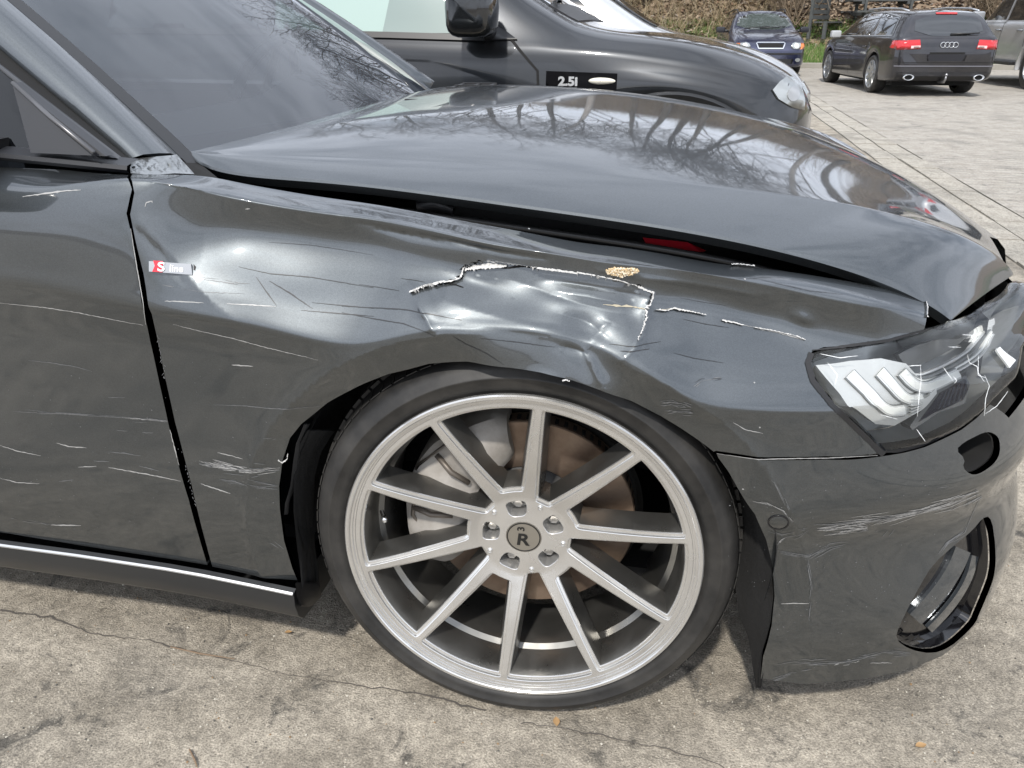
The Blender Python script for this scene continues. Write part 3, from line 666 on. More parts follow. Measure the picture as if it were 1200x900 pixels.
c0,c1=atZ(500,119,.985),atZ(562,99,.985); d_=(c1-c0); L_=np.linalg.norm(d_); d_/=L_; a_=np.cross([0,0,1],d_); rotz=math.atan2(d_[1],d_[0])
mb=MB(); M_=Matrix.Rotation(rotz,4,'Z')
for k in (-.045,0,.045): mb.box((c0+c1)/2+a_*k+np.array([0,0,-.004]),(L_,.010,.014),0,M_)
for k in range(7): mb.box(c0+d_*L_*k/6,(.010,.10,.010),0,M_)
mb.box((c0+c1)/2+np.array([0,0,-.012]),(L_,.095,.004),1,M_)
mb.build('cowl_grille',[BLACKP,DARK],car)
# interior: dashboard, steering wheel, seats, roof, pillars
DASH=mat('dash_fabric',(.05,.052,.056),.7,bump=(200,.2,.001))
dr=[]
for x in np.linspace(-1,1,21):
    dr.append([np.array([-.56-.12*x*x,.68*x,.93]),np.array([-.72,.68*x,.955-.02*x*x+.02*math.exp(-((x-.52)/.22)**2)]),np.array([-.92,.68*x,.965+.045*math.exp(-((x-.52)/.22)**2)]),np.array([-.97,.68*x,.93]),np.array([-.97,.66*x,.60])])
autosm(MB().ruled(dr).build('dashboard',DASH,car),50)
sw=MB(); cS=Vector((-1.05,.38,.93)); ax=Vector((-.9,0,.42)).normalized(); a_=Vector((0,1,0)); b_=ax.cross(a_)
ring=[cS+a_*(.185*math.cos(t))+b_*(.185*math.sin(t)) for t in np.linspace(0,2*PI,41)]
sw.tube(ring,.015,8); 
for t in (0,PI,-PI/2): sw.tube([cS,cS+a_*(.18*math.cos(t))+b_*(.18*math.sin(t))],.012,6)
sw.build('steering_wheel',mat('steering_leather',(.09,.09,.095),.5),car,smooth=True)
for y in (-.38,.38):
    s_=MB(); s_.box((-1.62,y,.55),(.50,.50,.20)); s_.box((-1.90,y,.86),(.14,.48,.62),0,Matrix.Rotation(-.25,4,'Y')); s_.box((-1.98,y,1.22),(.09,.24,.16))
    bevel(s_.build('seat',mat('seat_cloth',(.10,.10,.11),.9),car),.05,3)
# body shell beyond the photo's edges: far side, roof, rear glass, tail
def side_pts(x,t): 
    s=np.array([s_x(x)]); return base3(s,np.array([t]))[0]
xs=np.linspace(-3.98,.60,60); far=[]
for t in (.02,.12,.29,.40,.52,.64,.79,.83,.90):
    far.append([side_pts(x,t)*np.array([1,-1,1]) for x in xs])
fm=MB()
far=np.array(far)
for i in range(len(far)-1):
    for j in range(len(xs)-1):
        c=far[i:i+2,j:j+2].mean((0,1)); 
        if any((c[0]-wx)**2+(c[2]-.357)**2<.385**2 for wx in (0,-2.924)): continue
        fm.add([far[i,j],far[i+1,j],far[i+1,j+1],far[i,j+1]],[(0,1,2,3)])
autosm(fm.build('far_body_side',PAINT,car))
ff=[]
for k in np.linspace(0,1,30):
    s=s_x(.6)+(2*(SMAX-s_x(.6)))*k; mir=s>SMAX; s2=2*SMAX-s if mir else s
    if k<.42: continue
    ff.append([base3(np.array([s2]),np.array([t]))[0]*np.array([1,-1 if mir else 1,1]) for t in (.02,.12,.29,.40,.52,.64,.79,.83,.90)])
autosm(MB().ruled(ff).build('far_front_corner',PAINT,car))
roof=[]
for x,zr,wr in [(-1.20,1.425,.60),(-1.6,1.455,.60),(-2.2,1.455,.59),(-2.7,1.42,.57),(-3.0,1.365,.55)]:
    roof.append([np.array([x-.10*abs(k)**2*(1 if x>-1.3 else 0),wr*k,zr-.06*abs(k)**2.5]) for k in np.linspace(-1,1,15)])
autosm(MB().ruled(roof).build('roof',PAINT,car))
MB().ruled([roof[-1],[np.array([-3.62,.62*k,1.01]) for k in np.linspace(-1,1,15)]]).build('rear_window',SG,car,smooth=True)
MB().ruled([[np.array([-3.62,.78*k,1.01]) for k in np.linspace(-1,1,15)],[np.array([-3.97,.78*k,.98]) for k in np.linspace(-1,1,15)],[np.array([-4.0,.86*k,.60]) for k in np.linspace(-1,1,15)],[np.array([-3.98,.86*k,.18]) for k in np.linspace(-1,1,15)]]).build('boot_lid',PAINT,car,smooth=True)
for sg in (-1,1):
    tp=[np.array([-1.30,sg*.60,1.375]),np.array([-1.6,sg*.60,1.395]),np.array([-2.2,sg*.59,1.395]),np.array([-2.7,sg*.57,1.36]),np.array([-3.0,sg*.55,1.305]),np.array([-3.62,sg*.66,1.01])]
    lo_=[np.array([-1.30 if sg<0 else -.75,sg*.83,.955]),np.array([-1.7,sg*.84,.96]),np.array([-2.2,sg*.84,.965]),np.array([-2.7,sg*.83,.97]),np.array([-3.0,sg*.81,.98]),np.array([-3.62,sg*.80,.99])]
    MB().ruled([[p+np.array([0,0,.0]) for p in tp],lo_]).build('rear_side_glass',SG,car,smooth=True)
    MB().tube([tp[0]+np.array([.0,0,.02])]+[p+np.array([0,0,.015]) for p in tp[1:5]],.028,8).build('roof_rail',PAINT,car,smooth=True)
MB().tube([wsp(.99,t) for t in np.linspace(0,1,12)],.03,8).build('far_pillar',PAINT,car,smooth=True)
MB().box((-1.7,0,.22),(4.4,1.5,.03)).build('floor_pan',DARK,car)
# mirror housing just at the left edge of the frame
mm=MB(); N1,N2=14,20; mc=np.array([-.93,-1.02,.985])
for i in range(N1+1): pass
vm=[];fmq=[]
for i in range(N1+1):
    a=-PI/2+PI*i/N1
    for j in range(N2):
        b=2*PI*j/N2; ca=max(math.cos(a),0)**.6; 
        vm.append(mc+np.array([.062*ca*math.copysign(abs(math.cos(b))**.6,math.cos(b))+(.02 if math.cos(b)>0 else 0)*0,.118*math.copysign(abs(math.sin(a))**.8,math.sin(a)),.068*ca*math.copysign(abs(math.sin(b))**.6,math.sin(b))]))
for i in range(N1):
    for j in range(N2): fmq.append((i*N2+j,i*N2+(j+1)%N2,(i+1)*N2+(j+1)%N2,(i+1)*N2+j))
mm.add(vm,fmq); mh=mm.build('wing_mirror',mat('mirror_black',(.012,.012,.014),.2,coat=.6),car,smooth=True)
MB().box((-.90,-.89,.965),(.09,.14,.03)).build('mirror_arm',BLACKP,car)
# ================================================================== WHEEL
def make_wheel(center,steer,camb,parent):
    root=empty('wheel',(0,0,0),parent=parent)
    n=np.array([math.sin(steer),-math.cos(steer),math.sin(camb)]); n/=np.linalg.norm(n)
    a=np.cross(n,[0,0,1]); a=-a if a[0]<0 else a; a/=np.linalg.norm(a); b=np.cross(n,a); b=-b if b[2]<0 else b
    C=np.array(center,float)
    T=lambda r,x,h: tuple(C+a*(r*math.cos(x))+b*(r*math.sin(x))+n*h)
    TX=lambda x,y,h: tuple(C+a*x+b*y+n*h)
    # tyre with rounded shoulder and sidewall ribs
    prof=[(.262,-.20),(.290,-.222),(.325,-.232),(.342,-.222),(.3505,-.205),(.3535,-.170),(.355,-.135),(.355,-.095),(.3535,-.060),(.350,-.036),(.345,-.022),(.339,-.012),(.330,-.004),(.322,-.001),(.3205,.001),(.318,.001),(.316,-.001),(.306,-.001),(.300,-.004),(.296,-.010),(.290,-.012),(.284,-.016),(.270,-.02)]
    mb=MB(); mb.lathe(prof,200,0,T)
    ty=autosm(mb.build('tyre',RUBBER,root),60)
    # tread blocks: sipe grooves on the shoulder as short raised bars
    tb=MB()
    for k in range(90):
        x=2*PI*k/90; 
        for j,(h0,h1,sk) in enumerate([(-.205,-.175,.02),(-.165,-.125,-.02),(-.115,-.075,.02),(-.066,-.026,-.02)]):
            w_=2*PI/90*.40; r0=.3500 if j in(0,3) else .354; r1=r0+.0055 if j in (1,2) else r0+.0045
            rb=r1-(.006 if j==3 else 0)
            q=[T(r0,x-w_,h0),T(r0,x+w_,h0),T(r0,x+w_+sk,h1),T(r0,x-w_+sk,h1),T(r1,x-w_,h0),T(r1,x+w_,h0),T(rb,x+w_+sk,h1),T(rb,x-w_+sk,h1)]
            tb.add(q,[(4,5,6,7),(0,1,5,4),(1,2,6,5),(2,3,7,6),(3,0,4,7)])
    tag(tb.build('tyre_tread',RUBBER,root),kind='stuff')
    # rim lip and barrel
    prof=[(.2815,-.016),(.2900,-.012),(.2925,-.007),(.2925,-.001),(.2905,.0012),(.2860,.0012),(.2845,-.0005),(.2838,-.0035),(.2805,-.0040),(.2795,-.0065),(.2770,-.0070),(.2758,-.010)]
    autosm(MB().lathe(prof,160,0,T).build('rim_lip',RIMM,root),25)
    prof=[(.2758,-.0095),(.2735,-.022),(.2710,-.040),(.2665,-.052),(.262,-.057),(.2585,-.060),(.2570,-.075),(.2490,-.082),(.2470,-.100),(.2460,-.135),(.2480,-.19),(.262,-.205),(.275,-.214)]
    autosm(MB().lathe(prof,160,0,T).build('rim_barrel',RIMD,root),25)
    # face: disc with ten windows and five bolt pockets
    SP0=R(84.)
    HH=lambda r: -.0085-.052*np.clip((.272-r)/.195,0,1)**1.25
    def hw(r,side=1): return .0038+.0052*np.clip((.272-r)/.19,0,1)**1.3   # half width of a spoke face
    wins=[];SHR=[0,.0016,.0060,.0076,.0130]
    for k in range(10):
        a0=SP0+R(36)*k; a1=a0+R(36); lug=(k%2==0)
        rin=.092 if lug else .074; rout=.2700
        amid=(a0+a1)/2
        pts=[]
        rr=np.linspace(rin,rout,26)
        left=[(r*math.cos(a0)-hw(r)*math.sin(a0),r*math.sin(a0)+hw(r)*math.cos(a0)) for r in rr]
        right=[(r*math.cos(a1)+hw(r)*math.sin(a1),r*math.sin(a1)-hw(r)*math.cos(a1)) for r in rr]
        # rounded corners: trim ends then smooth
        arcx=np.linspace(math.atan2(left[-1][1],left[-1][0]),math.atan2(left[-1][1],left[-1][0])+((math.atan2(right[-1][1],right[-1][0])-math.atan2(left[-1][1],left[-1][0]))%(2*PI)),14)
        outer=[(rout*math.cos(x),rout*math.sin(x)) for x in arcx][1:-1]
        ang0=math.atan2(left[0][1],left[0][0]); ang1=ang0+((math.atan2(right[0][1],right[0][0])-ang0)%(2*PI)); 
        inner=[(rin*math.cos(x)*(1-.0*0),rin*math.sin(x)) for x in np.linspace(ang1,ang0,6)][1:-1]
        poly=np.array(left+outer+right[::-1]+inner)
        poly=resamp(poly,.004)
        for _ in range(5): poly=.5*poly+.25*np.roll(poly,1,0)+.25*np.roll(poly,-1,0)
        poly=resamp(poly,.0045); 
        wins.append(poly)
    def shrink(poly,d):
        P=poly; e=np.roll(P,-1,0)-np.roll(P,1,0); e/=np.linalg.norm(e,axis=1)[:,None]; nn=np.stack([-e[:,1],e[:,0]],1)
        area=.5*np.sum(P[:,0]*np.roll(P[:,1],-1)-P[:,1]*np.roll(P[:,0],-1))
        if area<0: nn=-nn
        return P+nn*d
    pockets=[]
    for k in range(5):
        am=SP0+R(18)+R(72)*k; c=np.array([math.cos(am),math.sin(am)]); tt=np.array([-c[1],c[0]]); pc=c*.0560
        q=[]
        for th in np.linspace(0,2*PI,26)[:-1]:
            x=.0155*math.copysign(abs(math.cos(th))**.62,math.cos(th)); y=.0175*math.copysign(abs(math.sin(th))**.62,math.sin(th))
            y*=1+.16*(x/.0155)
            q.append(pc+c*x+tt*y)
        pockets.append(np.array(q))
    disc=[(.2762*math.cos(x),.2762*math.sin(x)) for x in np.linspace(0,2*PI,181)[:-1]]
    caph=[(.0305*math.cos(x),.0305*math.sin(x)) for x in np.linspace(0,2*PI,41)[:-1]]
    vv,F=cdt(disc,wins+pockets+[caph],.0055)
    Hf=lambda P: HH(np.hypot(P[:,0],P[:,1]))
    V=[TX(p[0],p[1],h) for p,h in zip(vv,Hf(vv))]
    mb=MB(); 
    F=[tuple(f) if np.dot(np.cross(np.array(V[f[1]])-np.array(V[f[0]]),np.array(V[f[2]])-np.array(V[f[0]])),n)>0 else tuple(f)[::-1] for f in F]
    mb.add(V,F)
    def loft(poly,spec,mi):
        rows=[]
        for d,dh in spec:
            S=shrink(poly,d); h=Hf(poly)+dh; rows.append([TX(p[0],p[1],hh) for p,hh in zip(S,h)])
        mb.ruled(rows,mi,True)
    for wn in wins: 
        loft(wn,[(0,0),(.0010,-.0006),(.0018,-.0048),(.0054,-.0056),(.0066,-.0075)],0)
        loft(wn,[(.0066,-.0075),(.0098,-.028),(.0128,-.052)],1)
    for pk in pockets: loft(pk,[(0,0),(.0008,-.0006),(.0016,-.010),(.0024,-.030)],0)
    # back side closes the spokes so they read solid from the side
    face=mb.build('rim_face',[RIMM,RIMD],root); autosm(face,24)
    # small pins at the foot of the narrow pockets, bolts, pocket floors
    for k in range(5):
        am=SP0+R(18)+R(72)*k; x,y=.0565*math.cos(am),.0565*math.sin(am)
        h=HH(.0565)
        bm_=MB(); P0=np.array(TX(x,y,h-.030))
        bm_.lathe([(0,-.004),(.010,-.004),(.0155,0),(.0155,.001)],18,0,lambda r,q,hh:tuple(P0+a*(r*math.cos(q))+b*(r*math.sin(q))+n*hh))
        bm_.lathe([(0,.012),(.0045,.012),(.0075,.013),(.0088,.011),(.0088,-.004)],6,0,lambda r,q,hh:tuple(P0+a*(r*math.cos(q))+b*(r*math.sin(q))+n*hh))
        autosm(bm_.build('wheel_bolt',mat('bolt_zinc',(.36,.35,.33),.4,metal=.8),root),30)
        P1=np.array(TX(x*0,y*0,0)); 
        am2=am+R(36); r2=.0672; P1=np.array(TX(r2*math.cos(am2),r2*math.sin(am2),HH(r2)))
        autosm(MB().lathe([(0,.0016),(.0018,.0016),(.0032,.0004),(.0040,.0022),(.0048,.0018),(.0050,-.003)],14,0,lambda r,q,hh:tuple(P1+a*(r*math.cos(q))+b*(r*math.sin(q))+n*hh)).build('rim_screw',RIMM,root))
    # back plate of hub
    autosm(MB().lathe([(.079,-.070),(.079,-.093),(.0,-.095)],60,0,T).lathe([(.079,-.0695),(.066,-.0895)],60,0,T).build('rim_hub_back',RIMD,root))
    # cap
    hc=float(HH(.03)); cp=MB(); cp.lathe([(0,hc+.0005),(.0268,hc+.0005)],60,0,T); cp.lathe([(.0268,hc+.0005),(.0268,hc+.0009),(.0288,hc+.0009),(.0288,hc+.0003)],60,1,T); cp.lathe([(.0288,hc+.0003),(.0300,hc+.0004),(.0305,hc-.004)],60,0,T)
    def glyph(txt,sz,cx,cy,rot,sk=0,sx=1):
        cu=bpy.data.curves.new('t','FONT'); cu.body=txt; cu.size=sz; cu.align_x='CENTER'; cu.align_y='CENTER'; cu.offset=sz*.028
        o=bpy.data.objects.new('t',cu); COL.objects.link(o); dg=bpy.context.evaluated_depsgraph_get(); me=o.evaluated_get(dg).to_mesh()
        V=[(v.co.x*sx+sk*v.co.y,v.co.y) for v in me.vertices]; Fs=[tuple(p.vertices) for p in me.polygons]; o.to_mesh_clear() if False else None
        V=[(cx+x*math.cos(rot)-y*math.sin(rot),cy+x*math.sin(rot)+y*math.cos(rot)) for x,y in V]
        bpy.data.objects.remove(o); return V,Fs
    V,Fs=glyph('R',.032,-.001,-.006,0,.12,1.15); cp.add([TX(x,y,hc+.0011) for x,y in V],Fs,1)
    V,Fs=glyph('3',.017,-.004,.0165,R(90),0,1.1); cp.add([TX(x,y,hc+.0011) for x,y in V],Fs,1)
    cp.build('centre_cap',[mat('cap_silver',(.42,.40,.36),.35,metal=.9),mat('cap_black',(.01,.01,.01),.4)],root)
    # valve
    va=R(172); p0=np.array(T(.245,va,-.052)); p1=np.array(T(.232,va,-.028))
    MB().tube([p0,(p0+p1)/2,(p0+p1)/2+(p1-p0)*.01,p1],[.0036,.0036,.0045,.0042],10).build('tyre_valve',CHROME,root,smooth=True)
    # lettering cast inside the barrel, set of small raised strokes
    V,Fs=glyph('UNITEG',.017,0,0,0,0,.9)
    lt=[(T(.2462-.0015,R(-2)+(-y*0+x/.246)*-1,-.118+y)) for x,y in V]
    return root,T,TX,n,a,b,C,HH
whl,WT,WTX,wn_,wa_,wb_,WCc,WHH=make_wheel((0,-.925,.357),.0566,.008,car); tag(whl,'silver ten spoke wheel with scuffed rim and low tyre')
# disc, caliper, hub: behind the rim
dk=MB(); dk.lathe([(.098,-.128),(.100,-.126),(.184,-.126),(.186,-.128),(.186,-.160),(.098,-.160)],90,0,WT); disc=autosm(dk.build('brake_disc',RUST,car),30)
dv=MB()
for k in range(72):
    x=2*PI*k/72; q=[]
    dv.add([WT(.1865,x,-.134),WT(.1865,x+.035,-.134),WT(.1865,x+.035,-.152),WT(.1865,x,-.152),WT(.180,x,-.134),WT(.180,x+.035,-.134)],[(0,1,2,3),(0,1,5,4)])
dv.build('disc_vents',DARK,car)
autosm(MB().lathe([(.0,-.098),(.040,-.098),(.042,-.104),(.078,-.106),(.086,-.112),(.096,-.127),(.099,-.132)],60,0,WT).build('wheel_hub',mat('hub_grey',(.075,.075,.075),.55,metal=.3,bump=(80,.3,.002)),car),35)
# caliper: cast block hugging the disc at the rear upper side
cal=MB()
A0_,A1_=R(101),R(214)
rows=[]
for i,x in enumerate(np.linspace(A0_,A1_,30)):
    f=i/29; bulge=math.sin(PI*f)**.5 if 0<f<1 else 0
    ro=.198+.020*bulge; ri=.128-.030*bulge; top=-.098+.016*bulge-.008*math.cos(6*PI*f)
    rows.append([WT(ri,x,-.122),WT(ri+.004,x,top-.010),WT(ri+.016,x,top),WT((ri+ro)/2,x,top+.004+.003*math.sin(9*f)),WT(ro-.018,x,top),WT(ro-.002,x,top-.012),WT(ro,x,-.130),WT(ro,x,-.175)])
cal.ruled(rows); cal.add(rows[0],[tuple(range(8))]); cal.add(rows[-1],[tuple(range(8))])
for f,rr_ in ((.22,.168),(.50,.170),(.78,.168)):
    x=A0_+(A1_-A0_)*f; P0=np.array(WT(rr_,x,-.092)); 
    cal.lathe([(0,.008),(.014,.008),(.020,.006),(.023,.0),(.024,-.012)],20,0,lambda r,q,hh:tuple(P0+wa_*(r*math.cos(q))+wb_*(r*math.sin(q))+wn_*hh))
caliper=autosm(cal.build('brake_caliper',ALU,car),40)
pc=MB()
for f in (.34,.64):
    x=A0_+(A1_-A0_)*f; pc.tube([WT(.128,x,-.085),WT(.165,x,-.076),WT(.20,x,-.09)],.005,8)
P0=np.array(WT(.205,R(128),-.085)); pc.tube([P0,np.array(WT(.215,R(150),-.09)),np.array(WT(.20,R(178),-.09)),np.array(WT(.175,R(200),-.10))],.004,6)
pc.build('caliper_pins',mat('pin_steel',(.16,.14,.12),.5,metal=.6),car,smooth=True)
# dust shield and hub carrier, suspension arm
autosm(MB().lathe([(.0,-.175),(.19,-.175),(.20,-.165)],60,0,WT).build('dust_shield',mat('shield_dark',(.010,.010,.009),.8),car),30)
MB().tube([(-.02,-.76,.30),(-.05,-.45,.26)],.025,10).tube([(0,-.75,.36),(0,-.40,.36)],.03,12).tube([(.02,-.72,.48),(.05,-.55,.66)],.04,12).build('suspension_arms',mat('arm_dark',(.018,.017,.016),.8),car,smooth=True)
# arch liner
rows=[]
for q in np.linspace(R(-8),R(190),40):
    r=.395+.01*math.sin(q*9)*.3
    rows.append([(r*math.cos(q),-.905,.365+r*math.sin(q)),((r+.012)*math.cos(q),-.86,.365+(r+.012)*math.sin(q)),((r+.01)*math.cos(q),-.60,.365+(r+.01)*math.sin(q)),(.10*math.cos(q),-.56,.365+.1*math.sin(q))])
LINER=mat('arch_liner_felt',(.011,.011,.011),.9,bump=(120,.5,.003))
MB().ruled(rows).build('wheel_arch_liner',LINER,car,smooth=True)
# torn liner flap behind the bumper edge and the one at the sill end
def flap(name,px,y0,y1,m,n=8,wob=.006):
    """px: list of (u_left,u_right,v) rows, depth from y0 at the left to y1 at the right"""
    rows=[]
    for i,(ul,ur,v) in enumerate(px):
        rows.append([atY(ul+(ur-ul)*k/(n-1),v,y0+(y1-y0)*k/(n-1)+wob*math.sin(i*1.7+k*2.1)) for k in range(n)])
    back=[[p+np.array([.0,.004,0]) for p in r] for r in rows]
    mb=MB().ruled(rows).ruled(back); mb.ruled([rows[0],back[0]]); mb.ruled([rows[-1],back[-1]]); mb.ruled([[r[0] for r in rows],[r[0] for r in back]]); mb.ruled([[r[-1] for r in rows],[r[-1] for r in back]])
    return mb.build(name,m,car,smooth=True)
flap('torn_arch_liner',[(862,884,575),(868,900,610),(868,908,650),(862,911,690),(866,911,720),(876,907,745),(880,903,765),(882,896,782),(886,892,806)],-.82,-.880,LINER)
flap('rear_liner_flap',[(360,392,505),(346,376,530),(344,368,560),(344,366,600),(348,368,640),(352,372,670),(354,374,690)],-.915,-.84,LINER)
flap('liner_edge_strip',[(356,362,498),(347,352,520),(343,349,545),(340,345,570),(334,338,590),(333,337,603)],-.925,-.905,mat('liner_edge',(.05,.05,.05),.4),wob=.002)
flap('sill_end_cap',[(346,372,684),(348,376,700),(352,366,711)],-.935,-.87,BLACKP,wob=0)
rw=empty('wheel',(0,0,0),parent=car)
tr_=MB().lathe([(.28,.0),(.33,.0),(.35,-.02),(.357,-.05),(.357,-.20),(.33,-.23),(.28,-.23)],64,0,lambda r,x,h:(-2.924+r*math.cos(x),-.925-h,.357+r*math.sin(x))); autosm(tr_.build('tyre',RUBBER,rw))
mb=MB().lathe([(.292,0),(.28,-.004),(.268,-.02),(.25,-.08),(.25,-.2)],64,0,lambda r,x,h:(-2.924+r*math.cos(x),-.925-h,.357+r*math.sin(x)))
for k in range(10):
    x=R(36*k); c_,s_=math.cos(x),math.sin(x); mb.add([(-2.924+r*c_-w_*s_,y,.357+r*s_+w_*c_) for r,w_,y in ((.06,.016,-.87),(.06,-.016,-.87),(.28,-.009,-.915),(.28,.009,-.915),(.06,.016,-.83),(.06,-.016,-.83),(.28,-.009,-.88),(.28,.009,-.88))],[(0,1,2,3),(4,5,6,7),(0,3,7,4),(1,2,6,5)])
mb.lathe([(.0,-.055),(.07,-.055),(.07,-.09)],40,0,lambda r,x,h:(-2.924+r*math.cos(x),-.925-h,.357+r*math.sin(x)))
autosm(mb.build('rim',RIMM,rw))
for sx,wx in ((0,0),(-1,-2.924)):
    autosm(MB().lathe([(.0,-.02),(.28,0),(.33,.0),(.35,-.02),(.357,-.05),(.357,-.20),(.33,-.23),(.0,-.23)],48,0,lambda r,x,h:(wx+r*math.cos(x),.925+h,.357+r*math.sin(x))).build('far_wheel',RUBBER,car))
# ================================================================== HEADLIGHT
hl=empty('headlight',(0,0,0),parent=car); tag(hl,'cracked clear headlight with slanted light bars')
ho_px=[(953,413),(965,409),(996,406.5),(1040,402),(1077,391),(1112,375),(1156,353),(1182,331.5),(1189,328)]
hb_px=[(1174,459),(1146,487),(1127,501),(1085,521),(1060,526),(1036,529),(1024,515),(998,490),(968,460),(954,436),(948,421)]
hA=PXL(ho_px); hB=PXL(hb_px)
HO=np.vstack([hA,[(hA[-1][0]+.03,hA[-1][1]-.03),(hA[-1][0]+.06,hA[-1][1]-.10),(hB[0][0]+.10,(hA[-1][1]+hB[0][1])/2-.02),(hB[0][0]+.05,hB[0][1]+.02)],hB])
HC=HO.mean(0)
def scl(P,k): return HC+(P-HC)*k
vv,F=cdt(resamp(scl(HO,.985),.01),[],.01); n=surfn(vv[:,0],vv[:,1])
def rd_(P): # pillow the lens
    D=np.sqrt(((P[:,None]-resamp(HO,.01)[None])**2).sum(-1)).min(1); return .004+.006*np.clip(D/.02,0,1)
V=surf(vv[:,0],vv[:,1])+n*rd_(vv)[:,None]-n*.004
lens=mk('lens',V,F,LENS,hl,True)
# bowl, dark outer frame
for nm,k0,k1,dp,m in (('lens_frame',1.004,.93,.020,mat('frame_smoke',(.035,.037,.04),.25,coat=.5)),):
    o0=resamp(scl(HO,k0),.01); o1=HC+(o0-HC)*(k1+.035); n0=surfn(o0[:,0],o0[:,1]); n1=surfn(o1[:,0],o1[:,1])
    A=surf(o0[:,0],o0[:,1])-n0*.003; B=surf(o1[:,0],o1[:,1])-n1*dp
    MB().ruled([A,B],closed=True).build(nm,m,hl,smooth=True)
vv,F=cdt(resamp(scl(HO,.97),.02),[],.02); n=surfn(vv[:,0],vv[:,1]); mk('housing_back',surf(vv[:,0],vv[:,1])-n*.075,F,mat('housing_grey',(.34,.35,.35),.35,metal=.5),hl,True)
o0=resamp(scl(HO,.975),.01); n0=surfn(o0[:,0],o0[:,1]); MB().ruled([surf(o0[:,0],o0[:,1])-n0*.018,surf(o0[:,0],o0[:,1])-n0*.075],closed=True).build('housing_wall',mat('housing_grey',(.34,.35,.35),.35,metal=.5),hl,smooth=True)
def inpatch(name,px,dep,m,thick=.004,step=.008,parent=hl):
    o=resamp(PXL(px),step); vv,F=cdt(o,[],step); n=surfn(vv[:,0],vv[:,1]); V=list(surf(vv[:,0],vv[:,1])-n*dep); F=list(F)
    n0=surfn(o[:,0],o[:,1]); A=surf(o[:,0],o[:,1])-n0*dep; B=A-n0*thick; k=len(V); V+=list(A)+list(B); L=len(o)
    for i in range(L): j=(i+1)%L; F.append((k+i,k+j,k+L+j,k+L+i))
    o=mk(name,V,F,m,parent,False); return o
SIL=mat('lamp_reflector',(.85,.86,.85),.25,metal=.5); WHT=mat('light_bar_white',(.82,.83,.80),.25,coat=.5); GRY=mat('lamp_bezel',(.22,.23,.23),.3,metal=.5)
z2=lambda l:[(850+x/3.4286,300+y/3.4286) for x,y in l]
inpatch('reflector_panel',z2([(385,420),(520,408),(650,408),(770,435),(865,540),(790,660),(720,700),(640,695)]),.020,mat('reflector_panel',(.60,.61,.60),.32,metal=.45),.03)
def bars(pts,w_,name,dep,m):
    """pixel polyline thickened into a bar"""
    P=np.array(pts,float); d=np.gradient(P,axis=0); d/=np.linalg.norm(d,axis=1)[:,None]; nn=np.stack([-d[:,1],d[:,0]],1)*w_/2
    return inpatch(name,[tuple(p) for p in np.vstack([P+nn,(P-nn)[::-1]])],dep,m,.006)
for pts in ([(520,462),(600,545),(660,615),(700,640),(755,632)],[(645,462),(700,520),(750,575),(790,590),(830,575)],[(745,470),(790,520),(830,535),(870,530),(980,470)]):
    P=z2(pts); P=[tuple(p) for p in smoothpoly(P,2,False)]
    bars(P,15,'light_bar_bezel',.0165,GRY); bars(P,12.5,'light_bar_rim',.0155,SIL); bars(P,8.5,'light_bar',.0145,WHT)
for k in range(6):
    P=z2([(775-k*0,585+k*13),(830,590+k*6),(880,540+k*3)]); bars([tuple(p) for p in smoothpoly(P,2,False)],1.6,'reflector_rib',.013,SIL)
for k,(dx,dy) in enumerate([(0,0),(8,12),(14,24),(20,36)]):
    P=z2([(770+dx*.5,452+dy),(820+dx,490+dy),(900+dx,460+dy),(985+dx,410+dy),(1060+dx,350+dy),(1115+dx*.4,270+dy)]); bars([tuple(p) for p in smoothpoly(P,2,False)],2.0,'light_guide',.022-.002*k,[SIL,GRY,WHT,SIL][k])
inpatch('inner_shade',z2([(770,400),(870,352),(960,320),(1055,255),(1060,300),(985,370),(900,430),(810,455)]),.035,mat('lamp_dark',(.045,.046,.045),.3,coat=.5),.01)
inpatch('inner_reflector',z2([(1062,250),(1095,215),(1140,200),(1150,300),(1120,330),(1064,312)]),.03,SIL,.02)
for k in range(3): bars([tuple(p) for p in z2([(1070+k*14,245-k*6),(1078+k*14,300-k*4),(1064+k*18,335)])],2.2,'reflector_step',.026,WHT)
# projector block
inpatch('projector_bezel',z2([(880,545),(1015,478),(1030,520),(1010,600),(900,640),(790,715),(780,700)]),.018,mat('projector_frame',(.22,.23,.24),.25,metal=.6),.02)
inpatch('projector_lens',z2([(905,556),(1008,492),(1018,545),(1000,585),(880,640),(815,680)]),.0165,mat('projector_dark',(.012,.014,.03),.12,coat=1),.02)
for k in range(6): bars([tuple(p) for p in z2([(925+k*17,550-k*10),(895+k*20,625-k*8)])],1.3,'projector_rib',.0155,mat('projector_rib',(.08,.09,.12),.2,metal=.5))
BLD=mat('blade_grey',(.07,.08,.09),.10,metal=.6,coat=1)
for pts,w_,dp in (([(1143,648),(1135,668),(1122,690),(1105,712),(1084,735)],19,.020),([(1156,655),(1150,680),(1137,705),(1119,728),(1100,747)],8,.018)):
    bars([tuple(p) for p in smoothpoly(pts,2,False)],w_,'intake_blade',dp,BLD).parent=fog
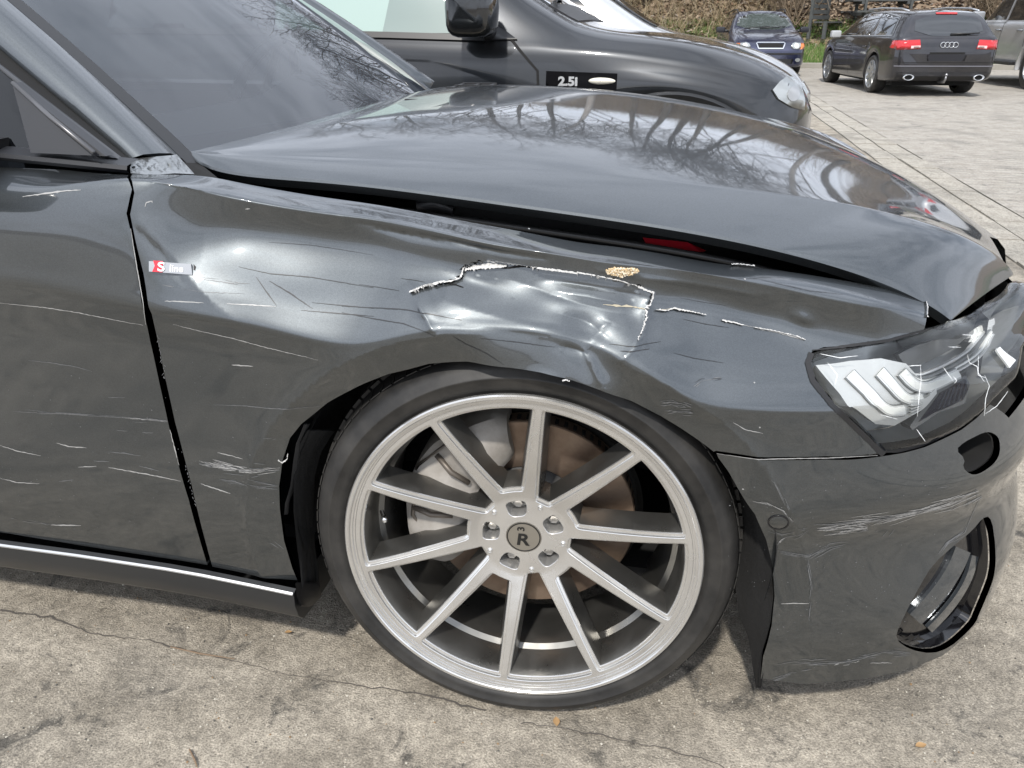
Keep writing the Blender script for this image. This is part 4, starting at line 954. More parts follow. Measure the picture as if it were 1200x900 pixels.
# broken lens lines: bright fracture edges
def onbody(uv,out=0.0005):
    st=px2st(uv); n=surfn(st[:,0],st[:,1]); return surf(st[:,0],st[:,1])+n*out,n
def ribbon(mb,uv,wpx,out=.0006,mi=0,jit=.4,taper=True,step=3.0,seed=None):
    rg=np.random.RandomState(seed if seed is not None else int(abs(uv[0][0]*7+uv[0][1]*13+uv[-1][0]))%100000)
    P=resamp(np.array(uv,float),step,False); 
    if len(P)<3: P=resamp(np.array(uv,float),step/3,False)
    P=P+rg.randn(*P.shape)*jit*.35; d=np.gradient(P,axis=0); d/=np.maximum(np.linalg.norm(d,axis=1),1e-6)[:,None]; nn=np.stack([-d[:,1],d[:,0]],1)
    L=np.linspace(0,1,len(P)); w_=wpx/2*(np.sin(PI*np.clip(L,.04,.96))**.5 if taper else 1)*(1+jit*.5*rg.randn(len(P))).clip(.3,1.8)
    A,_=onbody(P+nn*w_[:,None],out); B,_=onbody(P-nn*w_[:,None],out)
    mb.ruled([list(A),list(B)],mi)
mb=MB()
for l in ([(770,435),(772,500),(765,560),(758,640)],[(880,365),(930,368)],[(935,318),(1000,322)],[(955,395),(965,430),(995,445),(1000,480),(1030,490)],[(1025,480),(1045,520),(1030,570),(1025,640)],[(1058,385),(1128,440)],[(1070,372),(1135,425)],[(1000,400),(1000,470),(1025,505)],[(900,480),(915,500),(905,510)],[(720,440),(772,437)],[(1120,540),(1075,600),(1030,630)],[(755,690),(790,740)],[(610,630),(680,650)],[(860,445),(900,500)],[(370,395),(450,410),(520,400)],[(400,430),(440,480),(430,520)]):
    ribbon(mb,z2(l),.8,.006,0,.3)
tag(mb.build('lens_cracks',mat('crack_edge',(.75,.77,.77),.3),hl),kind='stuff')
inpatch('broken_lens_shard',z2([(1058,385),(1072,372),(1136,425),(1110,455)]),-.012,mat('shard_milky',(.62,.64,.63),.2,coat=1),.003)
mb=MB()
ribbon(mb,[(1036,531),(1060,528.5),(1085,522.5),(1112,511),(1140,496)],7,-.004,0,.5); ribbon(mb,[(1035,533),(1010,508),(975,475),(952,446),(946,425),(950,413)],6.5,.0012,0,.15,taper=False)
ribbon(mb,[(951,410),(1000,403.5),(1040,399),(1076,389),(1090,385)],3.5,.001,0,.2)
mb.build('headlight_gasket',BLACKP,hl,smooth=True)
# ================================================================== MARKS ON THE PAINT
sc_l=MB()   # bright
def Z(ox,oy,k,l): return [(ox+x/k,oy+y/k) for x,y in l]
S=lambda l,w_=1.0,**k: ribbon(sc_l,l,w_*.75,.0005,0 if w_>1.05 else 1,**k)
def scuff(l,n_,wid,w_=.7,seed=1,mi=0,lenf=(.1,.5)):
    """many short scratches following a line"""
    rg=np.random.RandomState(seed); P=resamp(np.array(l,float),2.0,False); d=np.gradient(P,axis=0); d/=np.linalg.norm(d,axis=1)[:,None]; nn=np.stack([-d[:,1],d[:,0]],1)
    for _ in range(n_):
        a=rg.rand()*(1-lenf[0]); b=min(1,a+lenf[0]+rg.rand()*(lenf[1]-lenf[0])); i,j=int(a*(len(P)-1)),int(b*(len(P)-1))
        if j-i<2: continue
        o1,o2=rg.randn(2)*wid; q=P[i:j+1]+nn[i:j+1]*(np.linspace(o1,o1*.6+o2*.4,j-i+1))[:,None]
        ribbon(sc_l,[tuple(p) for p in q],w_*.8*(.4+rg.rand()*.8),.0006,mi if rg.rand()<.7 else 1,.35,seed=rg.randint(1e6))
# door
S([(0,355),(50,360),(90,366),(130,374),(168,381)],1.2); S([(33,422),(60,425),(90,430),(108,435)],.9)
S(Z(0,450,3,[(0,215),(60,235),(145,252)]),1.1); S(Z(0,450,3,[(200,207),(245,220),(305,224)]),1.6); S(Z(0,450,3,[(380,292),(480,310),(560,325),(636,341)]),1.4)
S(Z(0,450,3,[(0,330),(60,346),(140,350)]),1.1); S(Z(0,450,3,[(275,292),(340,289)]),1.2); S(Z(0,450,3,[(330,270),(385,272)]),1); S(Z(0,450,3,[(375,238),(440,243),(495,252)]),1)
S(Z(0,450,3,[(208,343),(260,336)]),1); S(Z(0,450,3,[(180,495),(285,497)]),1.6); S(Z(0,450,3,[(380,47),(440,47)]),.8); S(Z(0,450,3,[(500,170),(540,172)]),.9); S(Z(0,450,3,[(410,163),(450,165)]),.8)
scuff(Z(0,450,3,[(40,92),(200,102),(400,112),(590,130)]),14,1.2,.7,11,1); S(Z(0,450,3,[(430,118),(590,131)]),1.4); S(Z(0,450,3,[(490,288),(560,305)]),1.0)
scuff(Z(0,200,3,[(60,845),(300,858),(590,880)]),8,1.5,.6,12,1); scuff(Z(0,450,3,[(20,470),(120,485),(200,495)]),6,1.5,.7,13,1)
S(Z(0,200,3,[(80,690),(150,683),(230,675),(285,672)])[0:0] or Z(0,0,3,[(80,692),(150,682),(220,672),(285,668)]),2.2); 
# fender rear
S(Z(0,200,3,[(580,458),(650,460),(720,463)]),1.6); S(Z(0,200,3,[(800,467),(880,472),(970,478)]),1.8); S(Z(0,200,3,[(610,540),(700,563),(820,590),(950,625),(1120,664)]),1.1)
S(Z(0,200,3,[(720,380),(800,392),(880,398)]),.9); S(Z(0,200,3,[(640,415),(740,425),(860,432)]),.8); S(Z(0,200,3,[(575,402),(615,408)]),1); S(Z(0,200,3,[(650,600),(900,680)])[0:0] or Z(0,200,3,[(815,683),(890,687)]),1.8)
S(Z(0,200,3,[(750,823),(850,825),(950,834),(1120,835)]),1.0); S(Z(0,450,3,[(765,240),(810,250),(855,262)]),1.3); S(Z(0,450,3,[(707,350),(760,368),(812,384)]),1.6); S(Z(0,450,3,[(895,275),(930,283)]),.9)
scuff(Z(0,450,3,[(700,275),(780,288),(860,300),(975,310)]),46,2.6,.8,21,0,(.1,.35)); scuff(Z(0,450,3,[(770,335),(830,340),(970,375)]),14,3.0,.7,22,1); scuff(Z(0,450,3,[(700,280),(760,290)]),10,2,1.2,23,1)
scuff(Z(0,450,3,[(920,180),(970,190)]),3,2,.7,24,1); S(Z(0,450,3,[(945,562),(975,585)]),.8); S(Z(0,450,3,[(960,560),(990,590)]),.8)
S(Z(140,170,4,[(200,655),(255,665)]),.9); scuff(Z(140,170,4,[(390,625),(470,635),(600,655)]),7,1.2,.6,25,1)
S(Z(140,170,4,[(120,290),(128,268),(155,262)]),1.8); S(Z(140,170,4,[(150,262),(155,270)]),1.5); S(Z(140,170,4,[(590,300),(612,298)]),2.2)
# chips down the door gap
rgx=np.random.RandomState(4)
for v in list(np.linspace(392,440,16))+list(np.linspace(545,590,12)):
    u=np.interp(v,[353,387,440,493,550,600],[173,184,193,203,219,231])+rgx.randn()*.7
    S([(u,v),(u+rgx.randn()*1.0,v+1.5+rgx.rand()*2)],.9,step=1.2)
for l in Z(0,450,3,[(598,160),(612,215),(630,285)]),: ribbon(sc_l,l,1.0,.0008,0,.6)
ribbon(sc_l,[(153,268),(160,310),(168,355),(171,380)],1.1,.0008,0,.15)
# dark drag lines on the bright fender
for l,w_ in ((Z(400,200,3,[(0,478),(100,483),(210,488),(300,500),(420,530)]),1.2),(Z(400,200,3,[(0,500),(100,520),(220,538),(280,560),(330,580)]),1.1),(Z(420,250,4.615,[(230,352),(300,362),(360,372)]),.8),(Z(420,250,4.615,[(0,385),(100,400),(220,420)]),.7),
    (Z(640,270,4.615,[(340,630),(450,628),(620,602)]),1.0),(Z(640,270,4.615,[(400,658),(480,650),(560,640)]),1.3),(Z(640,270,4.615,[(690,660),(800,690),(960,718)]),.8),(Z(640,270,4.615,[(720,365),(850,390),(980,410)]),.7),(Z(640,270,4.615,[(740,480),(850,505),(990,528)]),.7),
    (Z(140,170,4,[(560,570),(700,605),(900,625),(1190,670)]),1.0),(Z(140,170,4,[(640,620),(680,680),(735,752)]),1.4),(Z(140,170,4,[(700,640),(800,700),(905,768)]),1.4),(Z(140,170,4,[(900,740),(1190,768)]),.8),(Z(140,170,4,[(700,455),(900,470),(1190,515)]),.7),(Z(140,170,4,[(850,775),(1190,805)]),1.2),
    (Z(420,250,4.615,[(510,665),(580,710),(700,760),(790,812)]),.9),(Z(420,250,4.615,[(660,680),(850,700),(1060,730)]),1.0),(Z(860,300,5,[(0,365)]*1+[(100,400)]),.1),(Z(860,300,5,[(90,120),(250,160),(450,205),(640,225)]),.5)):
    ribbon(sc_l,l,w_,.0006,2,.3)
scuff(Z(600,420,4.2857,[(730,240),(800,225),(900,235)]),18,3.5,1.3,31,1); scuff(Z(600,420,4.2857,[(740,270),(830,260),(910,270)]),12,3,1.2,32,1); scuff(Z(640,270,4.615,[(780,850),(840,810),(950,800)]),10,1.5,.8,33,2)
scuff(Z(900,380,3,[(0,60),(0,66)]),0,1); S(Z(850,300,3.4286,[(30,665),(80,695),(150,710)]),1.1); S(Z(850,300,3.4286,[(0,260),(60,275)]),1.4); S(Z(850,300,3.4286,[(130,295),(230,310),(320,335)]),1.9); scuff(Z(850,300,3.4286,[(0,262),(160,298),(320,338)]),8,.8,.6,34,0)
for u,v in ((872,576),(873,327),(620,268),(884,448),(890,500)): S([(u-1,v),(u+1,v+.6)],2.0,step=.7)
# bumper
scuff(Z(800,520,3,[(460,300),(560,285),(640,275),(740,258),(840,235),(940,205),(1040,165)]),60,3.0,.9,41,0,(.08,.3)); scuff(Z(800,520,3,[(460,305),(560,300),(650,298)]),34,3.5,.9,42,0,(.1,.5))
scuff(Z(800,520,3,[(850,245),(950,225),(1050,180)]),14,2.2,.8,43,0); scuff(Z(800,520,3,[(1030,150),(1040,200),(1020,240),(990,310),(930,350),(900,390)]),16,1.4,.8,44,1)
scuff(Z(800,520,3,[(240,207),(300,212),(350,232),(385,270)]),9,1.2,.8,45,0); scuff(Z(800,520,3,[(300,310),(350,325),(440,300)]),12,3,.7,46,1); scuff(Z(800,520,3,[(335,365),(350,345),(365,330)]),5,.7,1.1,47,0)
scuff(Z(800,520,3,[(340,390),(440,395),(520,360),(600,345)]),16,2.5,.7,48,1); S(Z(800,520,3,[(350,572),(390,563),(440,556)]),1.2); S(Z(800,520,3,[(700,330),(720,305)]),1.0); S(Z(800,520,3,[(725,325),(745,300)]),.8); S(Z(800,520,3,[(895,155),(935,150)]),1.0)
scuff(Z(800,520,3,[(330,790),(430,765),(560,765),(700,735),(800,735)]),26,3.5,.8,49,1,(.05,.25)); scuff(Z(800,520,3,[(290,850),(380,810),(450,790)]),8,1.6,.9,50,1); scuff(Z(800,520,3,[(520,775),(620,760)]),8,3,.8,51,0); S(Z(800,520,3,[(660,770),(735,770)]),1.1)
scuff(Z(800,520,3,[(440,620),(450,500),(430,400)]),8,1.5,.7,52,1); scuff(Z(800,520,3,[(270,70),(320,130),(370,230)]),5,1,.7,53,1)
ribbon(sc_l,[(841,534.5),(900,537.0),(967,536.6),(1028,533.5)],1.0,.001,0,.25)
marks=sc_l.build('scratch_marks',[SCR,SCRD,SCRK],car); tag(marks,kind='stuff')
# dirt speckles on lower bumper and door
mb=MB(); rg=np.random.RandomState(9)
for _ in range(260):
    if rg.rand()<.6: u,v=850+rg.rand()*260,545+rg.rand()*240
    else: u,v=rg.rand()*320,420+rg.rand()*200
    if v>700 and u<905: continue
    P,n_=onbody([(u,v)],.0005); nn=n_[0]; a_2=np.cross(nn,[0,0,1]); a_2/=np.linalg.norm(a_2)+1e-9; b_2=np.cross(a_2,nn); r=.0004+.0007*rg.rand()**2
    mb.add([P[0]+a_2*r*math.cos(k*PI/3)*1.3+b_2*r*math.sin(k*PI/3) for k in range(6)],[(0,1,2,3,4,5)])
tag(mb.build('paint_chips',SCRD,car),kind='stuff')
# the tear: raw jagged edge, curled lip
mb=MB(); rg=np.random.RandomState(3)
def jag(px,wf,out,seed,mi=0,amp=1.2,drop=0):
    rg=np.random.RandomState(seed); P=resamp(np.array(px,float),1.3,False); n_=len(P); L=np.linspace(0,1,n_); d=np.gradient(P,axis=0); d/=np.linalg.norm(d,axis=1)[:,None]; nn=np.stack([-d[:,1],d[:,0]],1)
    w_=np.array([wf(l) for l in L])*.55; top=P-nn*(w_*.5)[:,None]+rg.randn(n_,2)*.35; bo=P+nn*(w_*.5+np.abs(rg.randn(n_))*amp*np.minimum(w_/4,1))[:,None]
    midp=(top+bo)/2+rg.randn(n_,2)*.5
    A,_=onbody(top,.0015); M_,_=onbody(midp,out+.002); B,_=onbody(bo,out+.002-drop)
    mb.ruled([list(A),list(M_),list(B)],mi)
f2=lambda l:[(420+x/4.615,250+y/4.615) for x,y in l]
jag(f2([(280,430),(330,408),(380,392),(430,382),(500,380),(545,368)]),lambda l:1+6.0*math.sin(PI*min(l*.75+.2,1))**1,.003,1)
jag(f2([(545,368),(553,335),(570,305),(600,288)]),lambda l:4.5,.004,2)
jag(f2([(575,315),(620,300),(690,290),(760,292),(800,290)]),lambda l:9.5*math.sin(PI*(.12+.83*l))**.6,.004,3)
jag(f2([(680,264),(760,272),(860,285),(980,292),(1100,306),(1190,320)]),lambda l:3.6-1.6*l,.003,4)
jag([(676,318),(700,322),(728,328),(748,336)],lambda l:1.6-.8*l,.002,5)
jag([(748,336),(757,340),(764,343)],lambda l:3,.002,6)
jag([(765,342),(764,350),(760,358),(757,363)],lambda l:5-2*l,.004,7); jag([(757,363),(757,372),(754,385),(748,398)],lambda l:1.6*(1-l)+.4,.0015,8)
jag([(767,364),(778,365),(790,361.5),(800,364),(812,366),(826,370)],lambda l:3.6*math.sin(PI*(.1+.85*l)),.003,10); jag([(846,376),(860,379),(870,382)],lambda l:2.2,.001,12); jag([(885,385),(905,388),(930,393),(943,398)],lambda l:1.4,.001,13)
jag([(857,312),(862,311.5),(870,312),(884,314)],lambda l:2.2,.002,14,drop=0); jag([(1080,349.5),(1085,352),(1086,362),(1085.5,372)],lambda l:2.4,.001,15)
jag([(660,443),(664,442),(668,444)],lambda l:1.8,.001,16,amp=.4); jag([(324,541),(328,545),(333,541),(334,534)],lambda l:.9,.001,17,amp=.3)
tag(mb.build('torn_metal_edge',FILL,car,smooth=False),'white jagged torn edge',kind='stuff')
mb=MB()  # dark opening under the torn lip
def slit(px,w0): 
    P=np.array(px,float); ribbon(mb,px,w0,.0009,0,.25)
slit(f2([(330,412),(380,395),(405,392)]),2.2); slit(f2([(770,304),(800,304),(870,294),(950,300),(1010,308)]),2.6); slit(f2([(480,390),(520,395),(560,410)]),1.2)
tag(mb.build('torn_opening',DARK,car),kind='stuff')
# gold line of debris in the fold, clump of dry debris on the fender
mb=MB(); ribbon(mb,[(707,357.5),(725,359),(745,361),(757,363)],2.2,.001,0,.7); ribbon(mb,[(770,365),(790,362),(810,366)],.8,.0035,0,.7)
mb.build('fold_dirt',mat('fold_dirt',(.40,.36,.27),.8),car)
mb=MB(); rg=np.random.RandomState(8)
for _ in range(620):
    x,y=rg.uniform(-1,1),rg.uniform(-1,1)
    if x*x+y*y*1.0>1: continue
    P,n_=onbody([(729+x*19,317.5+y*4.6)],.001+.005*rg.rand()*(1-abs(x)**3)); p=P[0]
    M_=Matrix.Rotation(rg.rand()*6,4,Vector(rg.randn(3)).normalized()); s=.0012+.0018*rg.rand(); mb.box(p,(s,s*.7,s*.5),0 if rg.rand()<.6 else 1,M_)
tag(mb.build('dry_debris',[GOLD,mat('pale_chips',(.72,.64,.50),.8)],car),kind='stuff')
# badge
bd=[(175.5,306.5),(226,309.5),(227.5,321.5),(176.5,318.8)]
def bpatch(name,px,m,out,thick,parent):
    o=PXL(px); n_=surfn(o[:,0],o[:,1]); A=surf(o[:,0],o[:,1]); q=A.mean(0); nn=n_.mean(0); nn/=np.linalg.norm(nn)
    A=A-np.outer((A-q)@nn,nn); B=A+nn*out; Cc=A-nn*thick; L=len(px); mb=MB(); mb.add(list(B)+list(Cc),[tuple(range(L))]+[(i,(i+1)%L,L+(i+1)%L,L+i) for i in range(L)]); return mb.build(name,m,parent),q,nn
bdg=empty('badge',parent=car)
plate,bq,bn=bpatch('plate',bd,mat('badge_silver',(.42,.43,.44),.25,metal=1),.0045,.001,bdg)
def flatpx(px,out):
    r=[]
    for u,v in px:
        q=ray(u,v); t=np.dot(bq-CAM,bn)/np.dot(q,bn); r.append(CAM+q*t+bn*out)
    return r
MB().add(flatpx([(181,305.8),(192.5,306.5),(191.8,319.6),(180,318.8),(183,312)],.0056),[(0,1,2,3,4)]).build('red_tab',RED,bdg)
mb=MB()
def txt_flat(mb,body,u,v,h,rot,sx=1,out=.0053,mi=0,fl=flatpx,off=.02,sk=0):
    cu=bpy.data.curves.new('t','FONT'); cu.body=body; cu.size=h; cu.align_x='LEFT'; cu.align_y='CENTER'; cu.offset=off*h
    o=bpy.data.objects.new('t',cu); COL.objects.link(o); dg=bpy.context.evaluated_depsgraph_get(); me=o.evaluated_get(dg).to_mesh()
    V=[(v_.co.x*sx+sk*v_.co.y,v_.co.y) for v_ in me.vertices]; F=[tuple(p.vertices) for p in me.polygons]; bpy.data.objects.remove(o)
    P=[(u+x*math.cos(rot)+y*math.sin(rot),v+x*math.sin(rot)-y*math.cos(rot)) for x,y in V]; mb.add(fl(P,out),F,mi)
txt_flat(mb,'S',186,313.4,15,R(3.2),1.3,.0060,0); txt_flat(mb,'line',200,315,11,R(3.2),1.05,.0053,0)
mb.build('badge_lettering',mat('badge_white',(.85,.85,.85),.3),bdg)
mb=MB(); mb.add(flatpx([(227,309.5),(229.5,312),(229,320),(227.2,321.5)],.001),[(0,1,2,3)]); mb.build('badge_end',BLACKP,bdg)
# ================================================================== GENERIC VEHICLE BUILDER (local axes: x forward, y left, z up)
def pc(tab,x,k): return float(pchip1([t[0] for t in tab],[t[k] for t in tab],[x])[0])
def car_shell(root,L0,L1,top,belt,wid,wr,zb,arches,paint,nx=96,m=30,ra=.37,rw=.33,belt_in=.05):
    xs=np.linspace(L0,L1,nx); G=[]
    f1=lambda tab: pchip1([t[0] for t in tab],[t[1] for t in tab],xs)
    T_,B_,W_,R_,Z_=f1(top),f1(belt),f1(wid),f1(wr),f1(zb)
    tk=np.array([0,.16,.20,.27,.38,.50,.56,.60,.80,.88,1.0]); tt=np.linspace(0,1,m)
    rows=[]
    for x,T,B,Wd,Rr,zb_ in zip(xs,T_,B_,W_,R_,Z_):
        B=min(B,T-.015); gh=T-B; wb=Wd-belt_in
        yy=[0,.82*Wd,Wd-.03,Wd-.006,Wd,Wd-.015,wb+.012,wb-.006,wb+(Rr-wb)*.88,Rr*.86,0]
        zz=[zb_,zb_,zb_+.03,zb_+.16*(B-zb_),zb_+.5*(B-zb_),zb_+.82*(B-zb_),B-.012,B+.02*min(1,gh/.2),B+gh*.84,T-.06*min(gh,.4),T]
        y=pchip1(tk,yy,tt); z=pchip1(tk,zz,tt)
        for xa,side in [(a,0) for a in arches]:
            dx=x-xa
            if abs(dx)<ra:
                h=rw+math.sqrt(ra*ra-dx*dx)
                k=(z<h)&(y>Wd*.55); lo=zb_; hi=B-.05
                zz2=h+(z-zb_)*(hi-h)/(hi-zb_); k2=(z<hi)&(y>Wd*.55); z=np.where(k2,np.maximum(zz2,z),z)
        rows.append([(x,a,b) for a,b in zip(y,z)])
    V=[];F=[]
    full=[r+[(p[0],-p[1],p[2]) for p in r[1:-1][::-1]] for r in rows]; n=len(full[0])
    for r in full: V+=r
    for i in range(len(full)-1):
        for j in range(n): F.append((i*n+j,i*n+(j+1)%n,(i+1)*n+(j+1)%n,(i+1)*n+j))
    F.append(tuple(range(n))); F.append(tuple((len(full)-1)*n+k for k in range(n)))
    o=mk('body',V,F,paint,root,True); autosm(o,40)
    bm=bmesh.new(); bm.from_mesh(o.data); bvh=BVHTree.FromBMesh(bm); bm.free()
    return o,bvh
def cast(bvh,axis,a,b,sg):
    if axis=='y': o,d=Vector((a,3*sg,b)),Vector((0,-sg,0))
    elif axis=='x': o,d=Vector((6*sg,a,b)),Vector((-sg,0,0))
    else: o,d=Vector((a,b,4)),Vector((0,0,-1))
    h=bvh.ray_cast(o,d)
    for ex,ez in ((1.3e-4,.9e-4),(-1.1e-4,1.7e-4),(2.1e-4,-2.3e-4),(.001,.0013)):
        if h[0] is not None: break
        e=Vector((ex,0,ez)) if axis=='y' else Vector((0,ex,ez)) if axis=='x' else Vector((ex,ez,0)); h=bvh.ray_cast(o+e,d)
    if h[0] is None:
        h=bvh.find_nearest(o+d*(6*1 if axis=='x' else 3)*.7); 
    return np.array(h[0]),np.array(h[1])
def decal(name,poly,axis,sg,m,parent,bvh,off=.006,step=.06,thick=.006,smooth=0):
    if smooth: poly=smoothpoly(poly,smooth)
    o=resamp(poly,step); vv,F=cdt(o,[],step); V=[];N=[]
    for p in vv:
        q,n=cast(bvh,axis,p[0],p[1],sg)
        dirv=np.array((0,sg,0) if axis=='y' else (sg,0,0) if axis=='x' else (0,0,1))
        if np.dot(n,dirv)<0: n=-n
        V.append(q+n*off)
    V=np.array(V); F=[tuple(f) for f in F]; k=len(V); B=[]
    A=[];L=len(o)
    for p in o:
        q,n=cast(bvh,axis,p[0],p[1],sg); 
        dirv=np.array((0,sg,0) if axis=='y' else (sg,0,0) if axis=='x' else (0,0,1))
        if np.dot(n,dirv)<0: n=-n
        A.append(q+n*off); B.append(q-n*thick)
    V=list(V)+A+B
    for i in range(L): j=(i+1)%L; F.append((k+i,k+j,k+L+j,k+L+i))
    ob=mk(name,V,F,m,parent,True); return autosm(ob,45)
def seam(name,pts,axis,sg,bvh,parent,m,w_=.006,off=.004):
    P=resamp(pts,.05,False); mb=MB(); a=[];b=[]
    d=np.gradient(P,axis=0); d/=np.linalg.norm(d,axis=1)[:,None]
    for p,t in zip(P,d):
        for lst,s in ((a,w_/2),(b,-w_/2)):
            q,n=cast(bvh,axis,p[0]-t[1]*s,p[1]+t[0]*s,sg); dirv=np.array((0,sg,0) if axis=='y' else (sg,0,0) if axis=='x' else (0,0,1))
            if np.dot(n,dirv)<0: n=-n
            lst.append(q+n*off)
    mb.ruled([a,b]); return mb.build(name,m,parent,smooth=True)
ALLOY=mat('alloy_far',(.42,.43,.44),.3,metal=.9)
def road_wheel(parent,x,y,r,wdt,sg,spokes=5,rr=.68,m=None,two=False):
    w_=empty('wheel',(x,y,r),parent=parent); T=lambda q,a,h:(q*math.cos(a),sg*h,q*math.sin(a))
    autosm(MB().lathe([(r*rr,-.01),(r*.86,.004),(r*.93,0),(r*.985,-.025),(r,-.05),(r,-wdt+.05),(r*.93,-wdt),(r*rr,-wdt)],48,0,T).build('tyre',RUBBER,w_),50)
    mb=MB(); mb.lathe([(r*rr*1.01,-.008),(r*rr*.97,-.004),(r*rr*.93,-.02),(r*rr*.9,-.10),(0,-.12)],40,0,T)
    for k in range(spokes):
        for off in ((-.11,.11) if two else (0,)):
            a=2*PI*k/spokes+.3; c,s=math.cos(a),math.sin(a); c2,s2=math.cos(a+off),math.sin(a+off); ww=.030 if not two else .017
            def pt(q,t,h,outer): 
                cc,ss=(c2,s2) if outer else (c,s); return (q*cc-t*ss,sg*h,q*ss+t*cc)
            t0=ww*1.2; mb.add([pt(.05,t0,-.03,0),pt(.05,-t0,-.03,0),pt(r*rr*.96,-ww*.7,-.012,1),pt(r*rr*.96,ww*.7,-.012,1),pt(.05,t0*1.3,-.08,0),pt(.05,-t0*1.3,-.08,0),pt(r*rr*.94,-ww,-.05,1),pt(r*rr*.94,ww,-.05,1)],[(0,1,2,3),(0,3,7,4),(1,5,6,2),(4,7,6,5)])
    mb.lathe([(0,-.022),(.045,-.024),(.065,-.034),(.07,-.07)],24,0,T)
    autosm(mb.build('rim',m or ALLOY,w_),35)
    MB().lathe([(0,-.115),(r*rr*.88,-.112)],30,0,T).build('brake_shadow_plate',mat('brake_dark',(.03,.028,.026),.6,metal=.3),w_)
    return w_
TINT=glassmat('tinted_glass',(.10,.11,.11),1.55); CLEAR=glassmat('clear_car_glass',(.55,.62,.60),1.5)
TGREEN=mat('glass_backing_green',(.25,.33,.30),.3)
TRIM=mat('trim_black',(.018,.018,.019),.4); REDL=mat('tail_lamp_red',(.50,.008,.012),.12,coat=1); SEAMM=mat('panel_gap',(.004,.004,.004),.8)
CLRL=mat('lamp_clear',(.36,.38,.38),.08,coat=1,metal=.3); AMB=mat('indicator_amber',(.75,.20,.03),.2,coat=1); GLASSD=mat('dark_glass_panel',(.012,.014,.016),.04,coat=1,spec=.8)
def gmat(name,base,rough=.03): return mat(name,base,rough,coat=1,spec=.8)
